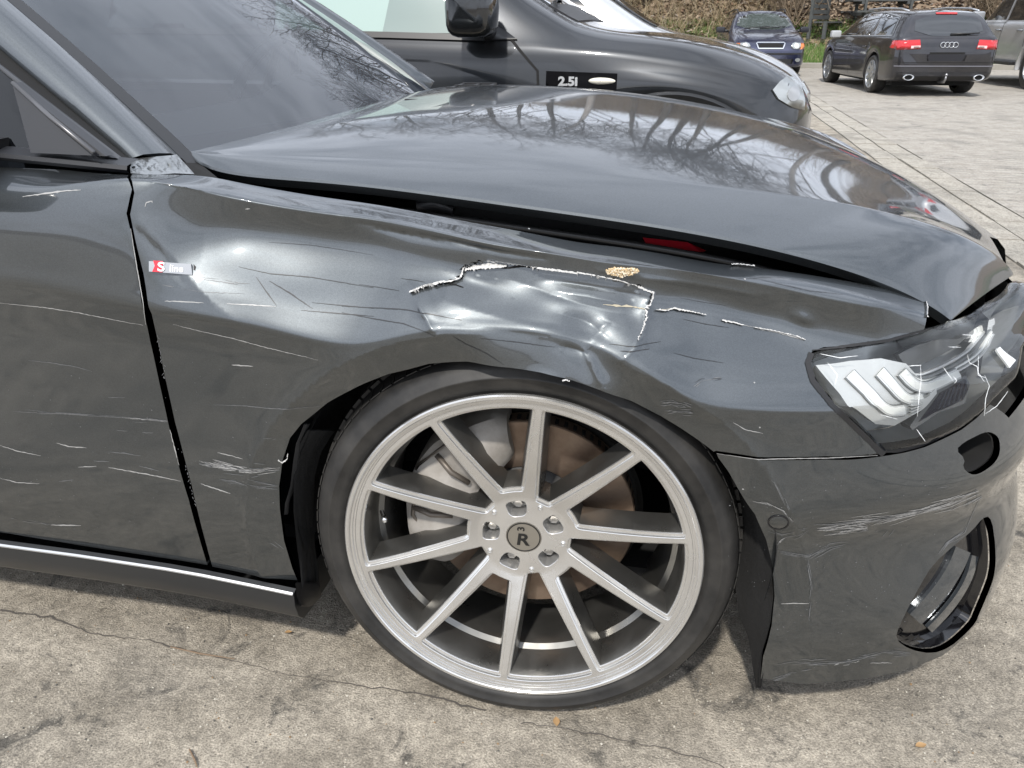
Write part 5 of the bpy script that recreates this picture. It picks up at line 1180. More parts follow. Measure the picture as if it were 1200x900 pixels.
# ------------------------------------------------ black compact SUV beside the car
XM=paintmat('black_suv_paint',(.013,.015,.018),metal=.7,rough=.34,dustamt=.03,coatr=.03)
def make_suv():
    fx,yc=.16,2.66
    r=empty('parked_car',(fx,yc,0)); tag(r,'black compact SUV with clear headlight parked just beyond the grey car','car','cars parked in the yard')
    top=[(-3.70,1.02),(-3.66,1.12),(-3.55,1.35),(-3.35,1.58),(-2.8,1.655),(-1.9,1.675),(-1.35,1.64),(-1.10,1.56),(-.60,1.23),(-.42,1.14),(-.30,1.115),(0,1.085),(.30,1.025),(.48,.955),(.58,.885),(.64,.79)]
    belt=[(-3.70,.98),(-3.2,1.10),(-2.0,1.08),(-.8,1.045),(-.4,1.04),(0,1.0),(.33,.935),(.52,.87),(.64,.77)]
    wid=[(-3.70,.74),(-3.5,.86),(-3.0,.915),(-1.5,.925),(0,.925),(.32,.90),(.49,.83),(.59,.72),(.64,.58)]
    wr=[(-3.7,.55),(-3.4,.60),(-2.5,.64),(-1.4,.64),(-1.0,.66),(-.5,.72),(0,.74),(.33,.68),(.59,.52),(.64,.44)]
    zb=[(-3.7,.42),(-3.3,.30),(-.6,.28),(.4,.26),(.64,.30)]
    b,bv=car_shell(r,-3.70,.64,top,belt,wid,wr,zb,(-2.795,0),XM,nx=140,m=54,ra=.465,rw=.355)
    P=lambda l,sm=0:l
    gw=[(-.72,1.075),(-1.18,1.075),(-1.95,1.085),(-1.95,1.50),(-1.42,1.50),(-1.22,1.44)]
    PALE=mat('pale_green_window',(.36,.47,.43),.06,coat=1,spec=.6)
    for sg in (1,-1):
        decal('front_side_window',[(-.86,1.095),(-1.86,1.115),(-1.86,1.50),(-1.50,1.50),(-1.24,1.42)],'y',sg,PALE,r,bv,.006)
        decal('rear_side_window',[(-1.95,1.09),(-2.75,1.10),(-2.70,1.49),(-1.95,1.50)],'y',sg,GLASSD,r,bv,.006)
        seam('door_gap',[(-.62,.45),(-.585,.75),(-.60,.95),(-.72,1.07),(-.80,1.13)],'y',sg,bv,r,SEAMM,.011,.003)
        seam('door_gap',[(-1.90,.40),(-1.90,1.08)],'y',sg,bv,r,SEAMM,.010,.003)
        seam('belt_trim',[(-.84,1.080),(-1.3,1.092),(-1.88,1.104),(-2.75,1.112)],'y',sg,bv,r,TRIM,.026,.010)
        road_wheel(r,0,sg*.90,.352,.235,sg,5,.70); road_wheel(r,-2.795,sg*.90,.352,.235,sg,5,.70)
        # flare over the wheel
        fl=[]
        for a in np.linspace(R(4),R(176),32):
            row=[]
            for rr_,dy in ((.528,-.002),(.515,.018),(.478,.020),(.465,.0),(.445,-.05)):
                x,z=rr_*math.cos(a),.355+rr_*math.sin(a)*.985; q,n=cast(bv,'y',x,max(z,.36),sg); 
                yy=max(abs(q[1]),.78) if abs(q[1])>.7 else .90
                row.append((x,sg*(min(yy,.93)+dy),z))
            fl.append(row)
        autosm(MB().ruled(fl).build('wheel_arch_flare',mat('flare_dark',(.02,.021,.023),.42),r),50)
        hl_=decal('headlight',smoothpoly([tuple(atY(u,v,1.80)[[0,2]]-np.array([fx,0])) for u,v in ((905,106),(914,98),(925,93),(938,96),(945,105),(947,120),(946,133),(930,128),(912,117))],0),'y',sg,CLRL,r,bv,.008,.04)
        _c=atY(930,112,1.83); decal('headlight_projector',[(_c[0]-fx+.028*math.cos(a),_c[2]+.028*math.sin(a)) for a in np.linspace(0,2*PI,14)[:-1]],'y',sg,mat('projector_grey',(.30,.31,.32),.15,coat=1),r,bv,.011,.02)
        q=cast(bv,'y',-.315,.912,sg)[0]; MB().lathe([(.0,.014),(.5,.012),(.85,.007),(1,0),(1,-.004)],24,0,lambda r_,a,h:(q[0]+.062*r_*math.cos(a)*(1+.12*math.cos(a)),q[1]+sg*(h+.005),q[2]+.015*r_*math.sin(a))).build('side_indicator',mat('indicator_clear',(.72,.68,.58),.2,coat=1),r,smooth=True)
        decal('seat_behind_glass',[(-1.33,1.10),(-.98,1.10),(-1.08,1.30),(-1.13,1.42),(-1.27,1.42)],'y',sg,mat('seat_seen_grey',(.20,.26,.245),.3,coat=.5),r,bv,.0085,.05)
        decal('indicator_bezel',[(-.56,.880),(-.245,.877),(-.245,.942),(-.56,.950)],'y',sg,mat('bezel_black',(.006,.006,.007),.95,spec=.05),r,bv,.0065,.04)
        seam('bumper_gap',[(.30,.60),(.32,.70),(.47,.66),(.62,.62)],'y',sg,bv,r,SEAMM,.009,.003)
        decal('bumper_insert',[(.30,.34),(.62,.32),(.63,.665),(.52,.685),(.40,.66),(.30,.60)],'y',sg,TRIM,r,bv,.012,.04)
        # mirror
        mv=[];mf=[];n1,n2=12,18
        for i in range(n1+1):
            a=-PI/2+PI*i/n1; ca=max(math.cos(a),0)**.45
            for j in range(n2):
                q=2*PI*j/n2; cx,sz=math.copysign(abs(math.cos(q))**.55,math.cos(q)),math.copysign(abs(math.sin(q))**.55,math.sin(q))
                mv.append((-.88+.085*ca*cx+(.04*max(cx,0)*ca),sg*(1.03+.130*math.copysign(abs(math.sin(a))**.7,math.sin(a))),1.205+.10*ca*sz-.02*(1 if sz<0 else 0)*ca))
        for i in range(n1):
            for j in range(n2): mf.append((i*n2+j,i*n2+(j+1)%n2,(i+1)*n2+(j+1)%n2,(i+1)*n2+j))
        mk('wing_mirror',mv,mf,mat('mirror_gloss_black',(.010,.011,.012),.12,coat=.7),r,True)
        MB().tube([(-.83,sg*.86,1.11),(-.83,sg*.95,1.115),(-.83,sg*1.0,1.14)],[.035,.028,.03],10).build('mirror_stalk',TRIM,r,smooth=True)
        decal('mirror_patch',[(-.70,1.075),(-.86,1.072),(-1.16,1.36)],'y',sg,TRIM,r,bv,.009,.05)
    MB()
    decal('windscreen',[(.0,.0)]*0 or [(-.60,-.60),(-.60,.60),(-1.16,.54),(-1.16,-.54)],'z',1,GLASSD,r,bv,.006,.06)
    decal('cowl',[(-.46,-.62),(-.46,.62),(-.60,.62),(-.60,-.62)],'z',1,TRIM,r,bv,.005,.06)
    strip('wiper',[cast(bv,'z',-.56,-.55,1)[0]+[0,0,.03],cast(bv,'z',-.62,-.2,1)[0]+[0,0,.03],cast(bv,'z',-.64,.1,1)[0]+[0,0,.03]],.012,.012,TRIM,r)
    decal('kidney_grille',[(-.30,.58),(-.02,.58),(-.02,.78),(-.28,.80)],'x',1,TRIM,r,bv,.01,.05); decal('kidney_grille',[(.30,.58),(.02,.58),(.02,.78),(.28,.80)],'x',1,TRIM,r,bv,.01,.05)
    # engine badge lettering
    q=[cast(bv,'y',x,z,-1)[0] for x,z in ((-.50,.92),(-.42,.92))]
    cu=bpy.data.curves.new('t','FONT'); cu.body='2.5i'; cu.size=.050; cu.align_x='CENTER'; cu.align_y='CENTER'; cu.offset=.0022; cu.extrude=.002
    o=bpy.data.objects.new('t',cu); COL.objects.link(o); dg=bpy.context.evaluated_depsgraph_get(); me=o.evaluated_get(dg).to_mesh()
    V=[(-.46+v.co.x*1.2,q[0][1]-.014-v.co.z,.908+v.co.y) for v in me.vertices]; F=[tuple(p.vertices) for p in me.polygons]; bpy.data.objects.remove(o)
    mk('engine_badge',V,F,mat('badge_chrome',(.8,.8,.8),.2,metal=.6),r,False)
    # seats behind the glass
    return r,bv
suv,suv_b=make_suv()
# ------------------------------------------------ other cars
def hatch_body(root,L,hw_,h,zb_,arch,paint,hood=.80,nose=.62,ws=(1.02,.35),tail=-1,nx=110,m=40,r_=.315,ra=.36):
    pass
def make_estate():
    r=empty('parked_car',(0,0,0)); tag(r,'dark estate car seen from behind with four rings on its tailgate','car','cars parked in the yard')
    top=[(-2.46,.86),(-2.44,.97),(-2.38,1.02),(-2.20,1.26),(-2.04,1.39),(-1.7,1.435),(-.6,1.46),(.2,1.435),(.55,1.35),(1.15,1.04),(1.35,.985),(1.8,.93),(2.2,.82),(2.42,.66),(2.47,.52)]
    belt=[(-2.46,.85),(-2.38,.98),(-1.5,.975),(0,.95),(1.1,.92),(1.8,.86),(2.3,.72),(2.47,.50)]
    wid=[(-2.46,.76),(-2.38,.855),(-2.1,.905),(-1.4,.925),(0,.93),(1.4,.925),(2.0,.87),(2.3,.74),(2.47,.50)]
    wr=[(-2.46,.60),(-2.3,.60),(-2.0,.585),(-.6,.60),(.2,.60),(.8,.64),(1.3,.72),(2.0,.65),(2.47,.36)]
    zb=[(-2.46,.36),(-2.3,.27),(-1.8,.22),(1.8,.2),(2.47,.26)]
    PM=paintmat('estate_paint',(.018,.018,.024),metal=.7,rough=.32,dustamt=.05)
    b,bv=car_shell(r,-2.46,2.47,top,belt,wid,wr,zb,(-1.43,1.43),PM,nx=120,m=50,ra=.375,rw=.335)
    decal('rear_window',smoothpoly([(-.60,1.005),(.60,1.005),(.53,1.335),(-.53,1.335)],1),'x',-1,GLASSD,r,bv,.005,.06)
    decal('third_brake_light',[(-.18,1.352),(.18,1.352),(.18,1.375),(-.18,1.375)],'x',-1,mat('brake_strip_red',(.45,.02,.02),.2),r,bv,.012,.04)
    for sg in (1,-1):
        tl=empty('tail_light',parent=r)
        decal('lens',[(sg*.47,.80),(sg*.845,.78),(sg*.865,.93),(sg*.50,.945)],'x',-1,REDL,tl,bv,.012,.05)
        decal('reversing_lens',[(sg*.48,.815),(sg*.64,.808),(sg*.64,.85),(sg*.485,.855)],'x',-1,mat('reversing_white',(.75,.55,.55),.2,coat=1),tl,bv,.016,.04)
        decal('side_lens',[(-2.42,.795),(-2.16,.815),(-2.20,.925),(-2.42,.94)],'y',sg,REDL,tl,bv,.012,.05)
        decal('front_door_window',[(-.05,.985),(.98,.955),(.42,1.315),(-.05,1.365)],'y',sg,GLASSD,r,bv,.006)
        decal('rear_door_window',[(-.11,.985),(-.95,1.0),(-.80,1.375),(-.11,1.37)],'y',sg,GLASSD,r,bv,.006)
        decal('load_window',[(-1.02,1.0),(-2.02,1.02),(-1.78,1.30),(-.90,1.37)],'y',sg,GLASSD,r,bv,.006)
        seam('window_chrome',[(1.05,.955),(0,.975),(-1.0,.988),(-2.06,1.01),(-1.80,1.315),(-.9,1.392),(0,1.388),(.42,1.33),(1.05,.955)],'y',sg,bv,r,mat('chrome_dull',(.45,.46,.47),.3,metal=.8),.018,.008)
        for l in ([(.98,.30),(1.02,.7),(.98,.93)],[(-.09,.27),(-.09,.96)],[(-1.02,.42),(-1.12,.65),(-1.0,.97)]): seam('door_gap',l,'y',sg,bv,r,SEAMM,.010,.003)
        for x in (.12,-.88): 
            q=cast(bv,'y',x,.80,sg)[0]; MB().tube([q+[-.10,sg*.012,0],q+[0,sg*.035,0],q+[.10,sg*.012,0]],.012,8).build('door_handle',PM,r,smooth=True)
        MB().tube([(-1.95,sg*.60,1.41),(-1.6,sg*.60,1.45),(-.6,sg*.615,1.475),(.15,sg*.61,1.455),(.35,sg*.60,1.41)],.016,8).build('roof_rail',mat('rail_silver',(.55,.56,.57),.3,metal=.8),r,smooth=True)
        for x in (1.43,-1.43): road_wheel(r,x,sg*.915,.335,.24,sg,10,.74)
        q=MB().box((.78,sg*1.02,1.00),(.16,.20,.14)); bevel(q.build('wing_mirror',mat('mirror_pale',(.40,.41,.42),.3,coat=.5),r),.04,3)
        ex=empty('exhaust_tip',parent=r); MB().lathe([(.058,-.05),(.062,.03),(.052,.03),(.048,-.06)],22,0,lambda q,a,h:(-2.50-h,sg*.60+q*1.45*math.cos(a),.335+q*.8*math.sin(a))).build('pipe',CHROME,ex,smooth=True)
        MB().lathe([(0,-.02),(.05,-.02)],20,0,lambda q,a,h:(-2.50-h,sg*.60+q*1.45*math.cos(a),.335+q*.8*math.sin(a))).build('bore',DARK,ex)
    decal('lower_valance',[(-.78,.28),(.78,.28),(.80,.42),(-.80,.42)],'x',-1,mat('valance_dark',(.015,.015,.017),.5),r,bv,.006,.06)
    decal('number_plate_recess',[(-.30,.715),(.30,.715),(.30,.745),(-.30,.745)],'x',-1,DARK,r,bv,.004,.05)
    decal('plate_panel',[(-.32,.60),(.32,.60),(.34,.71),(-.34,.71)],'x',-1,mat('plate_panel',(.012,.012,.016),.3),r,bv,.003,.05)
    seam('tailgate_gap',[(-.86,.575),(.86,.575)],'x',-1,bv,r,SEAMM,.012,.004); seam('bumper_edge',[(-.84,.52),(.84,.52)],'x',-1,bv,r,mat('edge_light',(.12,.12,.14),.2,coat=1),.020,.018)
    for sg in (1,-1): seam('tailgate_gap',[(sg*.80,.58),(sg*.80,.78)],'x',-1,bv,r,SEAMM,.010,.004)
    em=empty('emblem',parent=r)
    for k in range(4):
        q=cast(bv,'x',-.105+.07*k,.865,-1)[0]
        MB().tube([(q[0]-.016,-.105+.07*k+.044*math.cos(a),.865+.042*math.sin(a)) for a in np.linspace(0,2*PI,25)],.0065,6).build('ring',CHROME,em,smooth=True)
    q=cast(bv,'x',-.3,1.04,-1)[0]; MB().tube([(q[0]-.03,-.02,1.035),(q[0]-.028,-.25,1.045),(q[0]-.026,-.50,1.055)],[.020,.014,.010],8).build('rear_wiper',TRIM,r,smooth=True)
    MB().tube([(-2.30,-.02,.25),(-2.52,-.02,.26),(-2.56,-.02,.31),(-2.56,-.02,.36)],[.025,.022,.018,.016],10).lathe([(.0,.0),(.026,.02),(.026,.04),(0,.06)],12,0,lambda q,a,h:(-2.56+q*math.cos(a),-.02+q*math.sin(a),.35+h)).build('tow_bar',mat('tow_steel',(.30,.30,.31),.35,metal=.8),r,smooth=True)
    MB().box((0,0,.20),(4.0,1.4,.06)).build('underbody',DARK,r)
    return r
est=make_estate(); 
def make_blue():
    r=empty('parked_car',(0,0,0)); tag(r,'blue car facing the camera in front of the grass bank','car','cars parked in the yard')
    top=[(-2.24,.80),(-2.2,.95),(-1.9,1.25),(-1.5,1.38),(-.6,1.42),(.1,1.405),(.38,1.33),(.98,1.00),(1.15,.955),(1.6,.885),(1.95,.78),(2.14,.66),(2.22,.52)]
    belt=[(-2.24,.79),(-1.8,.92),(0,.90),(1.0,.88),(1.6,.80),(2.0,.70),(2.22,.50)]
    wid=[(-2.24,.66),(-2.0,.80),(-1.2,.86),(1.2,.86),(1.75,.83),(2.05,.76),(2.17,.66),(2.22,.55)]
    wr=[(-2.24,.5),(-1.6,.55),(.1,.57),(.6,.62),(1.1,.70),(1.7,.66),(2.1,.54),(2.22,.42)]
    zb=[(-2.24,.34),(-1.8,.24),(1.8,.2),(2.1,.20),(2.22,.24)]
    PM=paintmat('blue_paint',(.009,.015,.055),metal=.5,rough=.32,dustamt=.10)
    b,bv=car_shell(r,-2.24,2.22,top,belt,wid,wr,zb,(-1.28,1.28),PM,nx=110,m=48,ra=.345,rw=.30)
    decal('windscreen',smoothpoly([(-.68,.985),(.68,.985),(.54,1.335),(-.54,1.335)],1),'x',1,gmat('windscreen_green',(.06,.075,.07)),r,bv,.006,.06)
    for sg in (1,-1):
        hl_=empty('headlight',parent=r)
        decal('lens',smoothpoly([(sg*.42,.60),(sg*.68,.575),(sg*.70,.71),(sg*.50,.73)],1),'x',1,CLRL,hl_,bv,.012,.05)
        decal('indicator',[(sg*.66,.58),(sg*.785,.60),(sg*.775,.70),(sg*.67,.71)],'x',1,AMB,hl_,bv,.014,.04)
        decal('bulb_bowl',[(sg*.57+.05*math.cos(a),.65+.05*math.sin(a)) for a in np.linspace(0,2*PI,14)[:-1]],'x',1,mat('lamp_inner',(.75,.76,.74),.2,coat=1),hl_,bv,.017,.03)
        q=MB().box((.62,sg*.99,.98),(.15,.21,.13)); bevel(q.build('wing_mirror',mat('mirror_dark',(.02,.02,.025),.35),r),.045,3)
        MB().tube([(.66,sg*.80,.95),(.64,sg*.92,.96)],.03,8).build('mirror_stalk',TRIM,r,smooth=True)
        for x in (1.28,-1.28): road_wheel(r,x,sg*.84,.305,.20,sg,5,.68)
        decal('door_window',[(-.1,.94),(.80,.92),(.30,1.27),(-.1,1.33)],'y',sg,GLASSD,r,bv,.006); decal('rear_window',[(-.16,.94),(-1.75,.97),(-1.5,1.25),(-.16,1.33)],'y',sg,GLASSD,r,bv,.006)
        MB().tube([(-1.5,sg*.56,1.39),(-.6,sg*.575,1.435),(.05,sg*.57,1.425),(.22,sg*.56,1.37)],.017,8).build('roof_rail',TRIM,r,smooth=True)
        q0=[cast(bv,'x',y,z,1)[0]+np.array([.03,0,.02]) for y,z in ((sg*.18-.30,.995),(sg*.18-.02,1.01),(sg*.18+.30,1.03))]
        MB().tube(q0,.012,6).build('wiper',TRIM,r,smooth=True)
    gr_=empty('grille',parent=r)
    decal('grille_mesh',smoothpoly([(-.26,.60),(.26,.60),(.30,.70),(-.30,.70)],1),'x',1,DARK,gr_,bv,.010,.04)
    seam('grille_surround',[(-.27,.595),(.27,.595),(.315,.70),(.29,.715),(-.29,.715),(-.315,.70),(-.27,.595)],'x',1,bv,gr_,CHROME,.024,.016)
    decal('lower_intake',[(-.5,.28),(.5,.28),(.52,.38),(-.52,.38)],'x',1,TRIM,r,bv,.008,.06); seam('bumper_strip',[(-.74,.49),(.74,.49)],'x',1,bv,r,TRIM,.035,.014)
    for sg in (1,-1): decal('fog_lamp',[(sg*.62+.06*math.cos(a),.36+.04*math.sin(a)) for a in np.linspace(0,2*PI,12)[:-1]],'x',1,CLRL,r,bv,.012,.03)
    return r
blue=make_blue()
def make_silver():
    r=empty('parked_car',(0,0,0)); tag(r,'silver off-road vehicle at the right edge with flared arch and spoked wheel','car','cars parked in the yard')
    top=[(-2.37,1.0),(-2.35,1.2),(-2.3,1.55),(-2.15,1.78),(-1.5,1.83),(0,1.85),(.45,1.80),(.65,1.70),(1.15,1.22),(1.35,1.16),(1.9,1.12),(2.25,1.02),(2.37,.85)]
    belt=[(-2.37,.95),(-2.2,1.12),(0,1.12),(1.1,1.10),(1.8,1.04),(2.2,.95),(2.37,.80)]
    wid=[(-2.37,.80),(-2.2,.91),(-1.2,.925),(1.3,.925),(2.0,.88),(2.37,.68)]
    wr=[(-2.37,.66),(-1.5,.68),(.3,.68),(1.2,.74),(2.0,.72),(2.37,.5)]
    zb=[(-2.37,.48),(-1.9,.40),(1.9,.38),(2.37,.42)]
    PM=paintmat('silver_paint',(.58,.59,.60),metal=.7,rough=.35,dustamt=.12)
    b,bv=car_shell(r,-2.37,2.37,top,belt,wid,wr,zb,(-1.42,1.43),PM,nx=100,m=44,ra=.43,rw=.38)
    for sg in (1,-1):
        for nm,pl in (('front_door_window',[(.12,1.17),(1.02,1.16),(.50,1.68),(.12,1.72)]),('rear_door_window',[(.02,1.17),(-.88,1.17),(-.80,1.71),(.02,1.72)]),('load_window',[(-.98,1.17),(-1.95,1.19),(-1.85,1.64),(-.92,1.70)])): decal(nm,pl,'y',sg,GLASSD,r,bv,.006)
        seam('window_frame',[(1.1,1.145),(.06,1.15),(.07,1.74)],'y',sg,bv,r,PM,.05,.012)
        for l in ([(.07,.5),(.07,1.14)],[(1.05,.55),(1.08,1.12)],[(-.98,.72),(-.90,1.14)]): seam('door_gap',l,'y',sg,bv,r,SEAMM,.012,.004)
        for x in (.22,-.70):
            q=cast(bv,'y',x,1.0,sg)[0]; MB().tube([q+[-.10,sg*.015,0],q+[0,sg*.04,0],q+[.10,sg*.015,0]],.016,8).build('door_handle',mat('handle_grey',(.25,.26,.27),.3,metal=.6),r,smooth=True)
        for xa in (-1.42,1.43):
            fl=[]
            for a in np.linspace(R(-8),R(188),30):
                fl.append([(xa+rr_*math.cos(a),sg*(.925+dy),.38+rr_*math.sin(a)) for rr_,dy in ((.52,-.01),(.505,.035),(.455,.04),(.44,.01),(.43,-.06))])
            autosm(MB().ruled(fl).build('wheel_arch_flare',paintmat('silver_flare',(.50,.51,.52),metal=.5,rough=.4,dustamt=.1),r),50)
            road_wheel(r,xa,sg*.92,.382,.26,sg,6,.62)
        q=MB().box((.92,sg*1.08,1.24),(.15,.24,.20)); bevel(q.build('wing_mirror',mat('mirror_silver',(.45,.46,.47),.3,metal=.6),r),.05,3)
        MB().box((0,sg*.95,.42),(1.7,.18,.05)).build('side_step',TRIM,r)
        decal('tail_light',[(sg*.72,.95),(sg*.90,.95),(sg*.86,1.35),(sg*.72,1.35)],'x',-1,REDL,r,bv,.01,.06)
        MB().tube([(-1.9,sg*.62,1.84),(-1.7,sg*.62,1.89),(.1,sg*.62,1.91),(.35,sg*.62,1.84)],.02,8).build('roof_rail',mat('rail_silver',(.55,.56,.57),.3,metal=.8),r,smooth=True)
    decal('rear_window',[(-.62,1.2),(.62,1.2),(.58,1.65),(-.58,1.65)],'x',-1,GLASSD,r,bv,.006,.06)
    decal('windscreen',[(-.68,1.26),(.68,1.26),(.6,1.68),(-.6,1.68)],'x',1,GLASSD,r,bv,.006,.06)
    MB().box((0,0,.42),(4.2,1.5,.08)).build('underbody',DARK,r)
    return r
sil=make_silver()
def make_pale():
    r=empty('parked_car',(.40,5.10,0)); tag(r,'silver car behind the black SUV, only its windscreen edge showing','car','cars parked in the yard')
    top=[(-3.6,.9),(-3.4,1.2),(-2.9,1.42),(-2.0,1.46),(-1.3,1.42),(-1.05,1.34),(-.40,.99),(-.25,.95),(.2,.88),(.6,.74),(.74,.6)]
    belt=[(-3.6,.88),(-2.5,.95),(-.6,.92),(.2,.82),(.74,.58)]
    wid=[(-3.6,.7),(-3.2,.85),(-1,.88),(.1,.87),(.55,.76),(.74,.55)]; wr=[(-3.6,.5),(-2.5,.57),(-1.2,.58),(-.4,.68),(.4,.62),(.74,.4)]; zb=[(-3.6,.3),(-3,.22),(.4,.2),(.74,.26)]
    top=[(x,z*1.125) for x,z in top]; belt=[(x,z*1.11) for x,z in belt]; K=lambda l:[(x,z*1.12) for x,z in l]
    PM=paintmat('silver_paint',(.58,.59,.60),metal=.7,rough=.35,dustamt=.12)
    b,bv=car_shell(r,-3.6,.74,top,belt,wid,wr,zb,(-2.65,0),PM,nx=90,m=40,ra=.35,rw=.31)
    decal('windscreen',[(-.42,-.64),(-.42,.64),(-1.08,.54),(-1.08,-.54)],'z',1,gmat('windscreen_green',(.06,.075,.07)),r,bv,.006,.06)
    for sg in (1,-1):
        decal('front_side_window',K([(-.75,.98),(-1.75,.99),(-1.75,1.34),(-1.25,1.34)]),'y',sg,GLASSD,r,bv,.006); decal('rear_side_window',K([(-1.82,.99),(-2.9,1.0),(-2.7,1.30),(-1.82,1.34)]),'y',sg,GLASSD,r,bv,.006)
        for x in (0,-2.65): road_wheel(r,x,sg*.86,.31,.2,sg,5,.66)
        decal('headlight',[(sg*.35,.62),(sg*.62,.60),(sg*.66,.72),(sg*.42,.74)],'x',1,CLRL,r,bv,.01,.05)
    seam('windscreen_seal',[(-.43,-.66),(-1.08,-.56)],'z',1,bv,r,TRIM,.05,.012)
    return r
pale=make_pale()
def place(o,x,y,ang): o.location=(x,y,0); o.rotation_euler=(0,0,ang)
place(est,4.12,15.35,R(97)); est.scale=(.93,.93,.93); place(blue,1.95,20.4,R(-86)); place(sil,7.20,16.6,R(95))
# ================================================================== SETTING
def groundmat(name,pale,dark,tan,near=True,ribs=False):
    m=bpy.data.materials.new(name); m.use_nodes=True; t=m.node_tree; b=t.nodes['Principled BSDF']; L=t.links.new
    co=t.nodes.new('ShaderNodeTexCoord')
    def noise(s,d=8,r=.6,dist=0):
        n=t.nodes.new('ShaderNodeTexNoise'); n.inputs['Scale'].default_value=s; n.inputs['Detail'].default_value=d; n.inputs['Roughness'].default_value=r; n.inputs['Distortion'].default_value=dist; L(co.outputs['Object'],n.inputs['Vector']); return n
    def ramp(src,a,b_,c0,c1):
        r=t.nodes.new('ShaderNodeValToRGB'); r.color_ramp.elements[0].position=a; r.color_ramp.elements[1].position=b_; r.color_ramp.elements[0].color=c0; r.color_ramp.elements[1].color=c1; L(src,r.inputs['Fac']); return r
    def mix(a,b_,f,bt='MIX',fv=None):
        x=t.nodes.new('ShaderNodeMix'); x.data_type='RGBA'; x.blend_type=bt
        if f is not None: L(f,x.inputs['Factor'])
        else: x.inputs['Factor'].default_value=fv
        (L(a,x.inputs['A']) if not isinstance(a,tuple) else setattr(x.inputs['A'],'default_value',a)); (L(b_,x.inputs['B']) if not isinstance(b_,tuple) else setattr(x.inputs['B'],'default_value',b_)); return x.outputs['Result']
    n1=noise(1.7,6,.62); n2=noise(7,9,.68,.3); n3=noise(55,6,.7); n4=noise(260,3,.6)
    c=ramp(n2.outputs['Fac'],.36,.60,(*tan,1),(*pale,1)).outputs['Color']
    c=mix(c,(*dark,1),ramp(n1.outputs['Fac'],.50,.66,(0,0,0,1),(.55,.55,.55,1)).outputs['Color'])
    st=noise(8,9,.74,.6); c=mix(c,(*dark,1),ramp(st.outputs['Fac'],.56,.65,(0,0,0,1),(.85,.85,.85,1)).outputs['Color'])
    c=mix(c,ramp(n3.outputs['Fac'],.34,.66,(.66,.66,.66,1),(1.22,1.22,1.22,1)).outputs['Color'],None,'MULTIPLY',1.0)
    c=mix(c,ramp(n4.outputs['Fac'],.35,.65,(.60,.60,.60,1),(1.28,1.28,1.28,1)).outputs['Color'],None,'MULTIPLY',.9)
    vo=t.nodes.new('ShaderNodeTexVoronoi'); vo.inputs['Scale'].default_value=95; L(co.outputs['Object'],vo.inputs['Vector'])
    c=mix(c,(pale[0]*1.25,pale[1]*1.25,pale[2]*1.22,1),ramp(vo.outputs['Distance'],.08,.22,(.55,.55,.55,1),(0,0,0,1)).outputs['Color'])
    L(c,b.inputs['Base Color']); b.inputs['Roughness'].default_value=.88
    ad=t.nodes.new('ShaderNodeMath'); ad.operation='MULTIPLY_ADD'; L(n3.outputs['Fac'],ad.inputs[0]); ad.inputs[1].default_value=1.0; L(n4.outputs['Fac'],ad.inputs[2])
    a2=t.nodes.new('ShaderNodeMath'); a2.operation='MULTIPLY_ADD'; L(n2.outputs['Fac'],a2.inputs[0]); a2.inputs[1].default_value=1.2; L(ad.outputs[0],a2.inputs[2]); h=a2.outputs[0]
    bu=t.nodes.new('ShaderNodeBump'); bu.inputs['Strength'].default_value=.75; bu.inputs['Distance'].default_value=.006; L(h,bu.inputs['Height']); nrm=bu.outputs[0]
    if ribs:
        wv=t.nodes.new('ShaderNodeTexWave'); wv.bands_direction='Y'; wv.inputs['Scale'].default_value=2.6; wv.inputs['Distortion'].default_value=1.6; wv.inputs['Detail'].default_value=4; wv.inputs['Detail Scale'].default_value=2; L(co.outputs['Object'],wv.inputs['Vector'])
        b2=t.nodes.new('ShaderNodeBump'); b2.inputs['Strength'].default_value=.3; b2.inputs['Distance'].default_value=.02; L(wv.outputs['Fac'],b2.inputs['Height']); L(bu.outputs[0],b2.inputs['Normal']); nrm=b2.outputs[0]
        c=mix(c,(*dark,1),ramp(wv.outputs['Fac'],.0,.25,(.2,.2,.2,1),(0,0,0,1)).outputs['Color']); L(c,b.inputs['Base Color'])
    L(nrm,b.inputs['Normal']); return m
CON=groundmat('worn_concrete',(.43,.385,.315),(.080,.075,.066),(.25,.222,.178))
CON2=groundmat('ribbed_concrete',(.44,.41,.36),(.19,.18,.16),(.34,.31,.265),ribs=True)
SOIL=mat('soil',(.10,.075,.05),.95,var=(3,.8,(.20,.15,.10)),bump=(20,.8,.05))
# base sheet to the horizon
o=MB().add([(-300,-300,-.03),(300,-300,-.03),(300,300,-.03),(-300,300,-.03)],[(0,1,2,3)]).build('ground',SOIL); tag(o,kind='structure')
o=MB().add([(-30,-25,0),(1.97,-25,0),(1.97,22.2,0),(-30,22.2,0)],[(0,1,2,3)]).build('concrete_yard',CON); tag(o,kind='structure')
o=MB().add([(2.42,-25,0),(40,-25,0),(40,22.2,0),(2.42,22.2,0)],[(0,1,2,3)]).build('concrete_apron',CON2); tag(o,kind='structure')
jn=MB().add([(1.96,-25,-.008),(2.43,-25,-.008),(2.43,22.2,-.008),(1.96,22.2,-.008)],[(0,1,2,3)]).build('paver_bed',mat('joint_sand',(.24,.22,.185),.95)); tag(jn,kind='structure')
pv=empty('paver_strip',(0,0,0)); tag(pv,kind='structure')
STN=groundmat('paver_stone',(.45,.42,.36),(.17,.16,.14),(.36,.33,.28))
rg=np.random.RandomState(2); base_me=None
